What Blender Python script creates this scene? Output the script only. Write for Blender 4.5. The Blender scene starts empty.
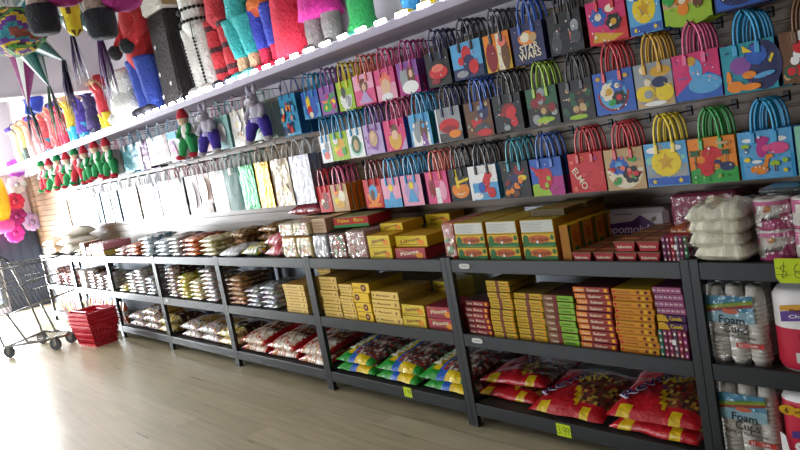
import bpy, math, random
from mathutils import Vector, Matrix, noise
R = math.radians
PI = math.pi
sc = bpy.context.scene
col = sc.collection
rnd = random.Random(7)

# ---------------------------------------------------------------- camera
F, PITCH, ROLL, YAW, CAMH = 714.66, R(6.5416), R(-10.3816), R(39.9779), 1.467
fw = Vector((-math.cos(YAW)*math.cos(PITCH), math.sin(YAW)*math.cos(PITCH), -math.sin(PITCH)))
r0 = fw.cross(Vector((0, 0, 1))).normalized()
u0 = r0.cross(fw)
rr = math.cos(ROLL)*r0 + math.sin(ROLL)*u0
uu = -math.sin(ROLL)*r0 + math.cos(ROLL)*u0
cd = bpy.data.cameras.new('camera')
cd.sensor_width = 36
cd.lens = F/800*36
cd.clip_end = 100
cam = bpy.data.objects.new('camera', cd)
col.objects.link(cam)
m = Matrix((rr, uu, -fw)).transposed().to_4x4()
m.translation = Vector((0, 0, CAMH))
cam.matrix_world = m
sc.camera = cam

# ---------------------------------------------------------------- world, daylight, exposure
w = bpy.data.worlds.new('world')
sc.world = w
w.use_nodes = True
bg = w.node_tree.nodes['Background']
bg.inputs[0].default_value = (0.75, 0.85, 1.0, 1)
bg.inputs[1].default_value = 3.0
def area(name, loc, rot, sx, sy, power, color):
    l = bpy.data.lights.new(name, 'AREA')
    l.shape = 'RECTANGLE'
    l.size, l.size_y, l.energy, l.color = sx, sy, power, color
    o = bpy.data.objects.new(name, l)
    o.location, o.rotation_euler = loc, rot
    col.objects.link(o)
    return o
# daylight entering through the glazed shopfront at the far end, and the ceiling fittings
area('shopfront_daylight', (-11.9, 1.17, 1.05), (0, R(-90), 0), 1.8, 2.1, 720, (0.90, 0.96, 1.0))
area('frontal_fill_light', (-6.6, -4.4, 1.05), (R(90), 0, 0), 3.6, 1.5, 205, (0.93, 0.97, 1.0))  # frontal fill on the racks, added together with the window across the aisle
for lx in (-8.2, -5.0, -1.6):
    area('ceiling_fitting_light', (lx, -0.2, 3.13), (0, 0, 0), 1.15, 0.5, 5, (1.0, 0.93, 0.82))
sc.view_settings.view_transform = 'Standard'
sc.view_settings.look = 'None'
sc.view_settings.gamma = 1
sc.view_settings.use_curve_mapping = False
sc.view_settings.exposure = 0.0

# ---------------------------------------------------------------- materials
def lin(c):
    return tuple((x/12.92 if x <= .04045 else ((x+.055)/1.055)**2.4) for x in c)
def hx(s):
    return tuple(int(s[i:i+2], 16)/255 for i in (0, 2, 4))
def mat(name, color=None, rough=.5, metal=0, bump=None, coat=0, spec=.5, emit=None, trans=0, alpha=1, var=0):
    m = bpy.data.materials.new(name)
    m.use_nodes = True
    nt = m.node_tree
    b = nt.nodes['Principled BSDF']
    b.inputs['Roughness'].default_value = rough
    b.inputs['Metallic'].default_value = metal
    b.inputs['Coat Weight'].default_value = coat
    b.inputs['Specular IOR Level'].default_value = spec
    b.inputs['Transmission Weight'].default_value = trans
    b.inputs['Alpha'].default_value = alpha
    tc = nt.nodes.new('ShaderNodeTexCoord')
    if color is None:
        a = nt.nodes.new('ShaderNodeAttribute')
        a.attribute_name = 'Col'
        src = a.outputs['Color']
    else:
        a = nt.nodes.new('ShaderNodeRGB')
        a.outputs[0].default_value = (*lin(color), 1)
        src = a.outputs[0]
    if var:
        n = nt.nodes.new('ShaderNodeTexNoise')
        n.inputs['Scale'].default_value = 9
        n.inputs['Detail'].default_value = 5
        nt.links.new(tc.outputs['Object'], n.inputs['Vector'])
        mr = nt.nodes.new('ShaderNodeMapRange')
        mr.inputs['To Min'].default_value = 1-var
        mr.inputs['To Max'].default_value = 1+var
        nt.links.new(n.outputs['Fac'], mr.inputs['Value'])
        mx = nt.nodes.new('ShaderNodeVectorMath')
        mx.operation = 'SCALE'
        nt.links.new(src, mx.inputs[0])
        nt.links.new(mr.outputs[0], mx.inputs['Scale'])
        src = mx.outputs[0]
    nt.links.new(src, b.inputs['Base Color'])
    if emit:
        b.inputs['Emission Color'].default_value = (*emit[0], 1)
        b.inputs['Emission Strength'].default_value = emit[1]
    if bump:
        n = nt.nodes.new('ShaderNodeTexNoise')
        n.inputs['Scale'].default_value = bump[0]
        n.inputs['Detail'].default_value = bump[2] if len(bump) > 2 else 3
        nt.links.new(tc.outputs['Object'], n.inputs['Vector'])
        bp = nt.nodes.new('ShaderNodeBump')
        bp.inputs['Strength'].default_value = bump[1]
        bp.inputs['Distance'].default_value = .02
        nt.links.new(n.outputs['Fac'], bp.inputs['Height'])
        nt.links.new(bp.outputs[0], b.inputs['Normal'])
    return m
M = {}
M['print'] = mat('printed_plastic', rough=.42, spec=.25, bump=(14, .15), var=.06)
M['soft'] = mat('translucent_handle', rough=.35)
M['card'] = mat('printed_card', rough=.55, spec=.3, bump=(20, .04), var=.08)
M['foil'] = mat('foil_paper', rough=.4, metal=.35, spec=.2, bump=(22, .6, 4), var=.1)
M['paper'] = mat('gift_paper', rough=.42, spec=.35, bump=(12, .2), var=.05)
M['candy'] = mat('candy_wrapper', rough=.25, coat=.25, bump=(26, .5, 4), var=.12)
M['crepe'] = mat('crepe_paper', rough=.85, bump=(45, 1.0, 6), var=.22)
M['tinsel'] = mat('tinsel', rough=.4, metal=.1, bump=(60, .5))
M['plush'] = mat('plush_fabric', rough=.95, bump=(160, .6), var=.1)
M['rack'] = mat('rack_steel', hx('1f2327'), rough=.42, metal=.15, bump=(90, .03), var=.08)
M['board'] = mat('rack_board', hx('3a3936'), rough=.5, bump=(60, .05), var=.15)
M['chrome'] = mat('cart_wire', hx('6c6a66'), rough=.35, metal=.7, var=.08)
M['rubber'] = mat('caster_rubber', hx('35383c'), rough=.6, var=.1)
M['red_plastic'] = mat('basket_plastic', hx('c81f33'), rough=.35, bump=(30, .05), var=.06)
M['hook'] = mat('hook_wire', hx('1c1c20'), rough=.35, metal=.6, var=.05)
M['foam'] = mat('foam_cup', rough=.6, bump=(40, .05))
M['tissue'] = mat('tissue_roll', rough=.8, bump=(60, .1))
M['cotton'] = mat('cotton_fill', hx('e9e6cf'), rough=.6, bump=(24, .8, 5), coat=.5, var=.08)
M['wall'] = mat('painted_wall', hx('c3cbd6'), rough=.75, bump=(60, .04), var=.03)
M['wall_up'] = mat('painted_upper_wall', hx('cfc9d2'), rough=.8, bump=(60, .04), var=.03)
M['dim'] = mat('aisle_wall', hx('57504a'), rough=.8, var=.1)
M['white'] = mat('white_laminate', hx('e6e2ea'), rough=.45, bump=(30, .03), var=.03)
M['ceil'] = mat('ceiling_tile', hx('b9b7b4'), rough=.9, bump=(120, .2), var=.04)
M['dark'] = mat('dark_cladding', hx('2a3040'), rough=.5, bump=(30, .05), var=.1)
M['frame'] = mat('window_aluminium', hx('6d7073'), rough=.4, metal=.7, var=.05)
M['fascia'] = mat('lavender_fascia', hx('aea6bb'), rough=.5, bump=(30, .03), var=.03)
M['led'] = mat('led_diode', (1, 1, 1), emit=((.93, .96, 1.0), 60))
M['lampface'] = mat('lamp_diffuser', (1, 1, 1), emit=((1, .95, .87), 1.0))
# clear film: mostly transparent with a glossy skin
m = bpy.data.materials.new('clear_film')
m.use_nodes = True
nt = m.node_tree
nt.nodes.clear()
o_ = nt.nodes.new('ShaderNodeOutputMaterial')
t_ = nt.nodes.new('ShaderNodeBsdfTransparent')
g_ = nt.nodes.new('ShaderNodeBsdfGlossy')
g_.inputs['Roughness'].default_value = .12
mx = nt.nodes.new('ShaderNodeMixShader')
fr = nt.nodes.new('ShaderNodeLayerWeight')
pw = nt.nodes.new('ShaderNodeMath')
pw.operation = 'POWER'
pw.inputs[1].default_value = 3
ma = nt.nodes.new('ShaderNodeMath')
ma.operation = 'MULTIPLY_ADD'
ma.inputs[1].default_value = .5
ma.inputs[2].default_value = .05
n_ = nt.nodes.new('ShaderNodeTexNoise')
n_.inputs['Scale'].default_value = 30
bp = nt.nodes.new('ShaderNodeBump')
bp.inputs['Strength'].default_value = .7
bp.inputs['Distance'].default_value = .02
tc = nt.nodes.new('ShaderNodeTexCoord')
nt.links.new(tc.outputs['Object'], n_.inputs['Vector'])
nt.links.new(n_.outputs['Fac'], bp.inputs['Height'])
nt.links.new(bp.outputs[0], g_.inputs['Normal'])
nt.links.new(bp.outputs[0], fr.inputs['Normal'])
nt.links.new(fr.outputs['Facing'], pw.inputs[0])
nt.links.new(pw.outputs[0], ma.inputs[0])
nt.links.new(ma.outputs[0], mx.inputs[0])
nt.links.new(t_.outputs[0], mx.inputs[1])
nt.links.new(g_.outputs[0], mx.inputs[2])
nt.links.new(mx.outputs[0], o_.inputs[0])
M['film'] = m
# slatwall laminate: maple with a faint grain along x
def grain(name, c1, c2, scale, rough, vecscale=(1, 12, 12)):
    m = mat(name, c1, rough=rough)
    nt = m.node_tree
    b = nt.nodes['Principled BSDF']
    tc = nt.nodes.new('ShaderNodeTexCoord')
    mp = nt.nodes.new('ShaderNodeMapping')
    mp.inputs['Scale'].default_value = vecscale
    n = nt.nodes.new('ShaderNodeTexNoise')
    n.inputs['Scale'].default_value = scale
    n.inputs['Detail'].default_value = 6
    cr = nt.nodes.new('ShaderNodeValToRGB')
    cr.color_ramp.elements[0].color = (*lin(c1), 1)
    cr.color_ramp.elements[0].position = .35
    cr.color_ramp.elements[1].color = (*lin(c2), 1)
    cr.color_ramp.elements[1].position = .65
    nt.links.new(tc.outputs['Object'], mp.inputs[0])
    nt.links.new(mp.outputs[0], n.inputs['Vector'])
    nt.links.new(n.outputs['Fac'], cr.inputs[0])
    nt.links.new(cr.outputs[0], b.inputs['Base Color'])
    return m
M['slat'] = grain('slatwall_maple', hx('66503a'), hx('7c6349'), 3, .4)
# floor: grey-beige vinyl planks running along the wall
m = mat('vinyl_plank', hx('9a8d78'), rough=.32)
nt = m.node_tree
b = nt.nodes['Principled BSDF']
tc = nt.nodes.new('ShaderNodeTexCoord')
br = nt.nodes.new('ShaderNodeTexBrick')
br.inputs['Scale'].default_value = 1
br.inputs['Brick Width'].default_value = 1.22
br.inputs['Row Height'].default_value = .152
br.inputs['Mortar Size'].default_value = .0015
br.inputs['Color1'].default_value = (*lin(hx('b8ad92')), 1)
br.inputs['Color2'].default_value = (*lin(hx('a89d80')), 1)
br.inputs['Mortar'].default_value = (*lin(hx('8d806a')), 1)
nt.links.new(tc.outputs['Object'], br.inputs['Vector'])
mp = nt.nodes.new('ShaderNodeMapping')
mp.inputs['Scale'].default_value = (1.2, 16, 1)
n = nt.nodes.new('ShaderNodeTexNoise')
n.inputs['Scale'].default_value = 2.2
n.inputs['Detail'].default_value = 8
nt.links.new(tc.outputs['Object'], mp.inputs[0])
nt.links.new(mp.outputs[0], n.inputs['Vector'])
mr = nt.nodes.new('ShaderNodeMapRange')
mr.inputs['From Min'].default_value = .3
mr.inputs['From Max'].default_value = .7
mr.inputs['To Min'].default_value = .84
mr.inputs['To Max'].default_value = 1.14
nt.links.new(n.outputs['Fac'], mr.inputs['Value'])
vm = nt.nodes.new('ShaderNodeVectorMath')
vm.operation = 'SCALE'
nt.links.new(br.outputs['Color'], vm.inputs[0])
nt.links.new(mr.outputs[0], vm.inputs['Scale'])
nt.links.new(vm.outputs[0], b.inputs['Base Color'])
mr2 = nt.nodes.new('ShaderNodeMapRange')
mr2.inputs['To Min'].default_value = .22
mr2.inputs['To Max'].default_value = .4
nt.links.new(n.outputs['Fac'], mr2.inputs['Value'])
nt.links.new(mr2.outputs[0], b.inputs['Roughness'])
M['floor'] = m

# ---------------------------------------------------------------- mesh builder
class MB:
    def __init__(s):
        s.v, s.f, s.c, s.sm = [], [], [], []
    def poly(s, pts, c=(.8, .8, .8), smooth=False):
        i = len(s.v)
        s.v += [tuple(p) for p in pts]
        s.f.append(tuple(range(i, i+len(pts))))
        s.c.append(c)
        s.sm.append(smooth)
    def raw(s, vs, fs, c, smooth=True):
        i = len(s.v)
        s.v += [tuple(p) for p in vs]
        for k, f in enumerate(fs):
            s.f.append(tuple(i+q for q in f))
            s.c.append(c[k] if isinstance(c, list) else c)
            s.sm.append(smooth)
    def box(s, x0, x1, y0, y1, z0, z1, c=(.8, .8, .8), b=0, top=None, side=None):
        # chamfered box; c = front colour, top / side override
        top = top or c
        side = side or c
        b = min(b, (x1-x0)*.4, (y1-y0)*.4, (z1-z0)*.4)
        X, Y, Z = (x0, x1), (y0, y1), (z0, z1)
        if b <= 0:
            V = [(X[i], Y[j], Z[k]) for k in (0, 1) for j in (0, 1) for i in (0, 1)]
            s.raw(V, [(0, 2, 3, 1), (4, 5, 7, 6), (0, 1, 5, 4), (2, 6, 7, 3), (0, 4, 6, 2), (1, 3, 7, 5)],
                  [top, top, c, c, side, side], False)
            return
        V, ix = [], {}
        for i in (0, 1):
            for j in (0, 1):
                for k in (0, 1):
                    dx, dy, dz = (b if i == 0 else -b), (b if j == 0 else -b), (b if k == 0 else -b)
                    for ax, p in enumerate(((X[i], Y[j]+dy, Z[k]+dz), (X[i]+dx, Y[j], Z[k]+dz), (X[i]+dx, Y[j]+dy, Z[k]))):
                        ix[(i, j, k, ax)] = len(V)
                        V.append(p)
        fs, cs = [], []
        cx, cy, cz = (x0+x1)/2, (y0+y1)/2, (z0+z1)/2
        def add(f, cc):
            a, b_, d = (Vector(V[f[q]]) for q in (0, 1, 2))
            n = (b_-a).cross(d-a)
            ctr = sum((Vector(V[q]) for q in f), Vector())/len(f) - Vector((cx, cy, cz))
            if n.dot(ctr) < 0:
                f = f[::-1]
            fs.append(f)
            cs.append(cc)
        for i in (0, 1):
            add((ix[(i, 0, 0, 0)], ix[(i, 1, 0, 0)], ix[(i, 1, 1, 0)], ix[(i, 0, 1, 0)]), side)
            add((ix[(0, i, 0, 1)], ix[(1, i, 0, 1)], ix[(1, i, 1, 1)], ix[(0, i, 1, 1)]), c)
            add((ix[(0, 0, i, 2)], ix[(1, 0, i, 2)], ix[(1, 1, i, 2)], ix[(0, 1, i, 2)]), top)
        for p in (0, 1):
            for q in (0, 1):
                add((ix[(p, q, 0, 0)], ix[(p, q, 0, 1)], ix[(p, q, 1, 1)], ix[(p, q, 1, 0)]), c)
                add((ix[(p, 0, q, 0)], ix[(p, 0, q, 2)], ix[(p, 1, q, 2)], ix[(p, 1, q, 0)]), top)
                add((ix[(0, p, q, 1)], ix[(0, p, q, 2)], ix[(1, p, q, 2)], ix[(1, p, q, 1)]), top)
                for k in (0, 1):
                    add((ix[(p, q, k, 0)], ix[(p, q, k, 1)], ix[(p, q, k, 2)]), c)
        s.raw(V, fs, cs, False)
    def tube(s, pts, r, n=6, c=(.8, .8, .8), closed=False, flat=1.0, caps=True):
        pts = [Vector(p) for p in pts]
        N = len(pts)
        rings = []
        up = Vector((0, 0, 1))
        prev = None
        for i, p in enumerate(pts):
            if closed:
                t = pts[(i+1) % N]-pts[i-1]
            else:
                t = pts[min(i+1, N-1)]-pts[max(i-1, 0)]
            t = t.normalized() if t.length > 1e-9 else Vector((0, 0, 1))
            if prev is None:
                a = up if abs(t.z) < .9 else Vector((0, 1, 0))
                e = t.cross(a).normalized()
            else:
                e = (prev - t*prev.dot(t))
                e = e.normalized() if e.length > 1e-6 else t.orthogonal().normalized()
            prev = e
            g = t.cross(e)
            ri = r[i] if isinstance(r, (list, tuple)) else r
            rings.append([p+e*(math.cos(2*PI*k/n)*ri)+g*(math.sin(2*PI*k/n)*ri*flat) for k in range(n)])
        V = [q for rg in rings for q in rg]
        fs = []
        for i in range(N if closed else N-1):
            a, b_ = i*n, ((i+1) % N)*n
            for k in range(n):
                fs.append((a+k, a+(k+1) % n, b_+(k+1) % n, b_+k))
        if not closed and caps:
            fs.append(tuple(range(n-1, -1, -1)))
            fs.append(tuple((N-1)*n+k for k in range(n)))
        s.raw(V, fs, c, True)
    def lathe(s, prof, n=16, c=(.8, .8, .8), ctr=(0, 0, 0), colf=None, sx=1, sy=1):
        V = []
        for (r, z) in prof:
            for k in range(n):
                a = 2*PI*k/n
                V.append((ctr[0]+math.cos(a)*r*sx, ctr[1]+math.sin(a)*r*sy, ctr[2]+z))
        fs, cs = [], []
        for i in range(len(prof)-1):
            for k in range(n):
                fs.append((i*n+k, i*n+(k+1) % n, (i+1)*n+(k+1) % n, (i+1)*n+k))
                cs.append(colf(i, k) if colf else c)
        fs.append(tuple(range(n-1, -1, -1)))
        cs.append(colf(0, 0) if colf else c)
        fs.append(tuple((len(prof)-1)*n+k for k in range(n)))
        cs.append(colf(len(prof)-2, 0) if colf else c)
        s.raw(V, fs, cs, True)
    def ball(s, ctr, rx, ry, rz, c=(.8, .8, .8), n=12, m=8, jit=0):
        V, fs = [], []
        for i in range(m+1):
            t = PI*i/m
            for k in range(n):
                a = 2*PI*k/n
                q = 1+(jit*(noise.noise(Vector((ctr[0]*9+3*math.cos(a)*math.sin(t), 3*math.sin(a)*math.sin(t), ctr[2]*9+3*math.cos(t))))) if jit else 0)
                V.append((ctr[0]+rx*math.sin(t)*math.cos(a)*q, ctr[1]+ry*math.sin(t)*math.sin(a)*q, ctr[2]-rz*math.cos(t)*q))
        for i in range(m):
            for k in range(n):
                fs.append((i*n+k, i*n+(k+1) % n, (i+1)*n+(k+1) % n, (i+1)*n+k))
        s.raw(V, fs, c, True)
    # flat printing on a face that looks towards -y: u along x, v along z
    def ell(s, x, z, rx, rz, y, c, n=14, rot=0):
        s.poly([(x+rx*math.cos(a)*math.cos(rot)-rz*math.sin(a)*math.sin(rot), y, z+rx*math.cos(a)*math.sin(rot)+rz*math.sin(a)*math.cos(rot))
                for a in (2*PI*k/n for k in range(n))], c)
    def rect(s, x0, x1, z0, z1, y, c):
        s.poly([(x0, y, z0), (x1, y, z0), (x1, y, z1), (x0, y, z1)], c)
    def text(s, t, x, z, size, y, c, rot=0, wide=1, shear=0, fit=None):
        V, fs = glyphs(t)
        xs = [p[0] for p in V]
        if not xs:
            return
        x_0, x_1 = min(xs), max(xs)
        if fit:
            wide = fit/((x_1-x_0)*size)
        V2 = []
        for p in V:
            a, b_ = (p[0]-(x_0+x_1)/2)*size*wide+shear*p[1]*size, (p[1]-.35)*size
            V2.append((x+a*math.cos(rot)-b_*math.sin(rot), y, z+a*math.sin(rot)+b_*math.cos(rot)))
        s.raw(V2, fs, c, False)
    def stroke(s, pts, wd, y, c):
        # a pen line in the x-z plane
        for a, b_ in zip(pts, pts[1:]):
            a, b_ = Vector(a), Vector(b_)
            t = (b_-a).normalized()*wd/2
            n = Vector((-t.y, t.x))
            q = [a-t+n, a-t-n, b_+t-n, b_+t+n]
            s.poly([(p.x, y, p.y) for p in q], c)
    def build(s, name, mt, parent=None, loc=None, data=False):
        me = bpy.data.meshes.new(name)
        me.from_pydata(s.v, [], s.f)
        me.polygons.foreach_set('use_smooth', s.sm)
        at = me.color_attributes.new('Col', 'FLOAT_COLOR', 'CORNER')
        arr = []
        cache = {}
        for f, c in zip(s.f, s.c):
            k = cache.get(c)
            if k is None:
                k = cache[c] = (*lin(c), 1.0)
            arr.extend(k*len(f))
        at.data.foreach_set('color', arr)
        me.materials.append(M[mt])
        me.update()
        if data:
            return me
        o = bpy.data.objects.new(name, me)
        col.objects.link(o)
        if parent:
            o.parent = parent
        if loc:
            o.location = loc
        return o
_g = {}
def glyphs(t):
    if t not in _g:
        cu = bpy.data.curves.new('lettering', 'FONT')
        cu.body = t
        cu.resolution_u = 3
        cu.offset = .018
        ob = bpy.data.objects.new('lettering', cu)
        me = bpy.data.meshes.new_from_object(ob)
        _g[t] = ([tuple(v.co) for v in me.vertices], [tuple(p.vertices) for p in me.polygons])
        bpy.data.meshes.remove(me)
        bpy.data.objects.remove(ob)
        bpy.data.curves.remove(cu)
    return _g[t]

def short(t):
    for wd in ('the', 'a', 'an', 'of', 'on', 'its'):
        while len(t.split()) > 16 and ' '+wd+' ' in t:
            t = t.replace(' '+wd+' ', ' ', 1)
    return t
def tag(o, label, cat, group=None, kind=None):
    o['label'] = short(label)
    if cat:
        o['category'] = cat
    if group:
        o['group'] = group
    if kind:
        o['kind'] = kind
    return o
def thing(name, label, cat, loc=(0, 0, 0), rz=0, group=None):
    o = bpy.data.objects.new(name, None)
    o.empty_display_size = .05
    col.objects.link(o)
    o.location = loc
    o.rotation_euler = (0, 0, rz)
    return tag(o, label, cat, group)
def dup(root, loc, label, group=None, rz=None):
    r = root.copy()
    col.objects.link(r)
    r.location = loc
    if rz is not None:
        r.rotation_euler = (0, 0, rz)
    r['label'] = short(label)
    if group:
        r['group'] = group
    for ch in list(root.children):
        c = ch.copy()
        col.objects.link(c)
        c.parent = r
        for g in list(ch.children):
            d = g.copy()
            col.objects.link(d)
            d.parent = c
    return r
def struct(name, mb, mt, label=None):
    o = mb.build(name, mt)
    o['kind'] = 'structure'
    if label:
        o['label'] = short(label)
    return o
def shade(c, k):
    return tuple(max(0, min(1, x*k)) for x in c)
def jit(c, a=.08):
    return tuple(max(0, min(1, x+rnd.uniform(-a, a))) for x in c)
ORD = ['', 'second', 'third', 'fourth', 'fifth', 'sixth', 'seventh', 'eighth', 'ninth', 'tenth', 'eleventh', 'twelfth']
def layer(i, n):
    if n == 1:
        return 'lying alone'
    if i == 0:
        return 'lowest'
    if i == n-1:
        return 'topmost'
    return ORD[i]+' from bottom'

# ---------------------------------------------------------------- setting
WY = 2.85          # face of the back wall
DF = 2.36          # front of the racks
b = MB(); b.poly([(-12, -4.5, 0), (4, -4.5, 0), (4, 2.9, 0), (-12, 2.9, 0)]); struct('floor', b, 'floor', 'grey beige wood look plank floor')
b = MB(); b.box(-12, 4, -4.5, 3.0, 3.2, 3.3); struct('ceiling', b, 'ceil', 'pale ceiling')
b = MB(); b.box(-12, 4, WY+.02, WY+.15, 0, 3.2); struct('wall_back', b, 'wall', 'pale blue grey painted wall behind the racks')
b = MB(); b.box(4, 4.1, -4.5, 3, 0, 3.2); struct('wall_right', b, 'dim', 'painted side wall')
b = MB()
b.box(-12, 4, -4.6, -4.5, 1.85, 3.2); b.box(-12, 4, -4.6, -4.5, 0, .25); b.box(-12, -8.55, -4.6, -4.5, .25, 1.85); b.box(-4.65, 4, -4.6, -4.5, .25, 1.85)
struct('wall_front', b, 'dim', 'dim grey brown wall of the aisle opposite the racks')
b = MB()
b.box(-12.1, -12, 2.25, 3.0, 0, 3.2)
b.box(-12.1, -12, 0.1, 2.25, 2.0, 3.2)
b.box(-12.1, -12, -4.5, 0.1, 0, 3.2)
b.box(-12.1, -12, 0.1, 2.25, 0, .1)
struct('wall_left', b, 'wall_up', 'end wall holding the shopfront window')
b = MB()
for y in (.1, 1.14, 2.19):
    b.box(-12.08, -12.0, y, y+.06, .1, 2.0)
for z in (.1, 1.94):
    b.box(-12.07, -12.01, .1, 2.25, z, z+.06)
struct('window_1', b, 'frame', 'aluminium framed shopfront window')
b = MB()
for x in (-8.55, -7.25, -5.95, -4.71):
    b.box(x, x+.06, -4.58, -4.5, .25, 1.85)
for z in (.25, 1.79):
    b.box(-8.55, -4.65, -4.57, -4.51, z, z+.06)
struct('fill_window', b, 'frame', 'low aluminium framed window across the aisle')  # unseen window, added to carry the frontal fill
b = MB()
z = .87
b.box(-12, 4, WY, WY+.02, z, 1.031)
zz = 1.031
while zz < 1.93:                                   # slats with a groove between
    b.box(-12, 4, WY, WY+.019, zz+.009, zz+.0762, b=.002)
    zz += .0762
b.box(-12, 4, WY+.012, WY+.02, 1.0, zz)
struct('trim_1', b, 'slat', 'maple slatwall panelling with grooves')
b = MB(); b.box(-12, 4, WY, WY+.02, zz+.004, 3.2); struct('trim_4', b, 'wall_up', 'pale lavender painted wall above the slatwall')
b = MB(); b.box(-7.75, -7.55, 1.2, WY, 2.56, 3.2, b=.004); b.box(-7.77, -7.53, 1.2, WY, 2.54, 2.56)
struct('trim_2', b, 'white', 'white soffit crossing under the ceiling')
b = MB(); b.box(-12, -11.94, 2.27, WY, 0, 1.35, b=.004)
for k in range(4):
    b.box(-11.94, -11.93, 2.3+k*.14, 2.4+k*.14, .08, 1.3, b=.003)
struct('trim_3', b, 'dark', 'dark cladding on the end wall')

# ---------------------------------------------------------------- racks
XZ = -1.278
W = 1.25
ZT, ZM, ZB = .852, .478, .116      # board tops
RACKN = ['rightmost black rack', 'second rack from the right', 'third rack from the right', 'fourth rack from the right',
         'fifth rack from the right', 'sixth rack from the right', 'seventh rack from the right', 'farthest rack by the end wall']
RACKX = [XZ-W*(i-1) for i in range(8)]           # right edge of each rack (rack 0 = rightmost)
RACKLAB = ['black steel rack at the right end holding foam cups and paper towels', 'black steel rack holding tall candy box stacks above red candy bags',
           'steel rack holding pale yellow candy boxes above green candy bags', 'steel rack with white and red candy bags on its bottom shelf',
           'fifth steel rack from the right, olive yellow bag stack on its middle shelf', 'sixth steel rack from the right, just right of the red hand baskets',
           'seventh steel rack from the right, behind the red hand baskets', 'farthest steel rack, partly behind the shopping cart']
def make_rack():
    t = thing('shelving_rack', '', 'rack', (0, 0, 0), 0, 'steel racks along the wall')
    x0, x1, y0, y1 = 0, W, 0, .46
    for px in (x0, x1-.034):
        for py in (y0, y1-.034):
            b = MB()
            left = px == x0
            b.box(px, px+.034, py, py+.003, 0, .872, b=.001)           # angle post: front flange
            xs = px if left else px+.031
            b.box(xs, xs+.003, py, py+.034, 0, .872, b=.001)
            if py == 0:
                b.box(px+.004, px+.03, py+.003, py+.03, 0, .872, b=.002)
            else:
                b.box(px+.004, px+.03, py+.004, py+.034, 0, .872, b=.002)
            p = b.build('post', 'rack', t)
            f = MB(); f.box(px-.001, px+.035, py-.001, py+.035, 0, .012, b=.003); f.build('foot', 'rubber', p)
    for z in (ZT, ZM, ZB):
        for py in (.001, y1-.017):
            b = MB()
            b.box(.034, W-.034, py, py+.016, z-.054, z+.011, b=.003)
            b.build('beam', 'rack', t)
        b = MB(); b.box(.006, .02, .034, y1-.034, z-.05, z, b=.002); b.build('side_rail', 'rack', t)
        b = MB(); b.box(W-.02, W-.006, .034, y1-.034, z-.05, z, b=.002); b.build('side_rail', 'rack', t)
        b = MB(); b.box(.022, W-.022, .0175, y1-.0175, z-.014, z, b=.002); b.build('shelf_board', 'board', t)
    return t
rk = make_rack()
for i in range(8):
    loc = (RACKX[i]-(W if i else 0)+ (0 if i else 0), DF, 0) if i else (XZ+.0, DF, 0)
    if i == 0:
        rk.location = loc; rk['label'] = RACKLAB[0]
    else:
        dup(rk, (XZ-W*i, DF, 0), RACKLAB[i])

# ---------------------------------------------------------------- loot bags on the slatwall
C = {k: hx(v) for k, v in dict(red='d0232c', dred='8f1420', pink='e0508a', lpink='f0a8c4', hot='d8266f', mag='b92a86', purple='8b4fa3', lav='b79fd0',
     navy='232a5c', blue='2a5fbe', sky='5aa9de', cyan='1f9ad0', teal='1e93a8', mint='8ecfb8', green='2fa043', lime='9ec52a', dgreen='1f5a3c', yellow='f0d21f',
     gold='d9a520', orange='f08a1c', salmon='f07a68', brown='6d4426', tan='c9a878', cream='f0e4c8', white='f2f2f2', grey='9aa0a6', dgrey='4a4c52', black='17171c', skin='eac0a0').items()}
def art_draw(b, x0, w, z0, h, y, art, seed):
    L = 0
    r = random.Random(seed)
    for a in art:
        L += 1
        yy = y-.0005*L
        k = a[0]
        if k == 'e':
            b.ell(x0+a[1]*w, z0+a[2]*h, a[3]*w, a[4]*h, yy, C[a[5]], 16, a[6] if len(a) > 6 else 0)
        elif k == 'r':
            b.rect(x0+a[1]*w, x0+a[3]*w, z0+a[2]*h, z0+a[4]*h, yy, C[a[5]])
        elif k == 'p':
            b.poly([(x0+p[0]*w, yy, z0+p[1]*h) for p in a[1]], C[a[2]])
        elif k == 't':
            b.text(a[1], x0+a[2]*w, z0+a[3]*h, a[4]*h, yy, C[a[5]], a[6] if len(a) > 6 else 0)
        elif k == 's':                                    # scattered confetti
            for q in range(a[1]):
                px, pz, pr = r.uniform(.08, .92), r.uniform(a[4] if len(a) > 4 else .06, a[5] if len(a) > 5 else .92), a[3]*r.uniform(.6, 1.4)
                b.ell(x0+px*w, z0+pz*h, min(pr, px-.02, .98-px)*w, min(pr, pz-.02, .98-pz)*h, yy-.00003*q, C[r.choice(a[2])], 8)
        elif k == 'flower':
            for q in range(6):
                an = q*PI/3
                b.ell(x0+(a[1]+a[3]*.6*math.cos(an))*w, z0+(a[2]+a[3]*.6*math.sin(an))*h, a[3]*.42*w, a[3]*.42*h, yy-.00004*q, C[a[4]], 10)
            b.ell(x0+a[1]*w, z0+a[2]*h, a[3]*.4*w, a[3]*.4*h, yy-.0003, C[a[5]], 10)
        elif k == 'star':
            P = []
            for q in range(10):
                an = PI/2+q*PI/5
                rd = a[3]*(1 if q % 2 == 0 else .45)
                P.append((a[1]+rd*math.cos(an), a[2]+rd*math.sin(an)))
            for q in range(10):
                p1, p2 = P[q], P[(q+1) % 10]
                b.poly([(x0+p[0]*w, yy, z0+p[1]*h) for p in ((a[1], a[2]), p1, p2)], C[a[4]])
BAGH, HH = .172, .108
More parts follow.
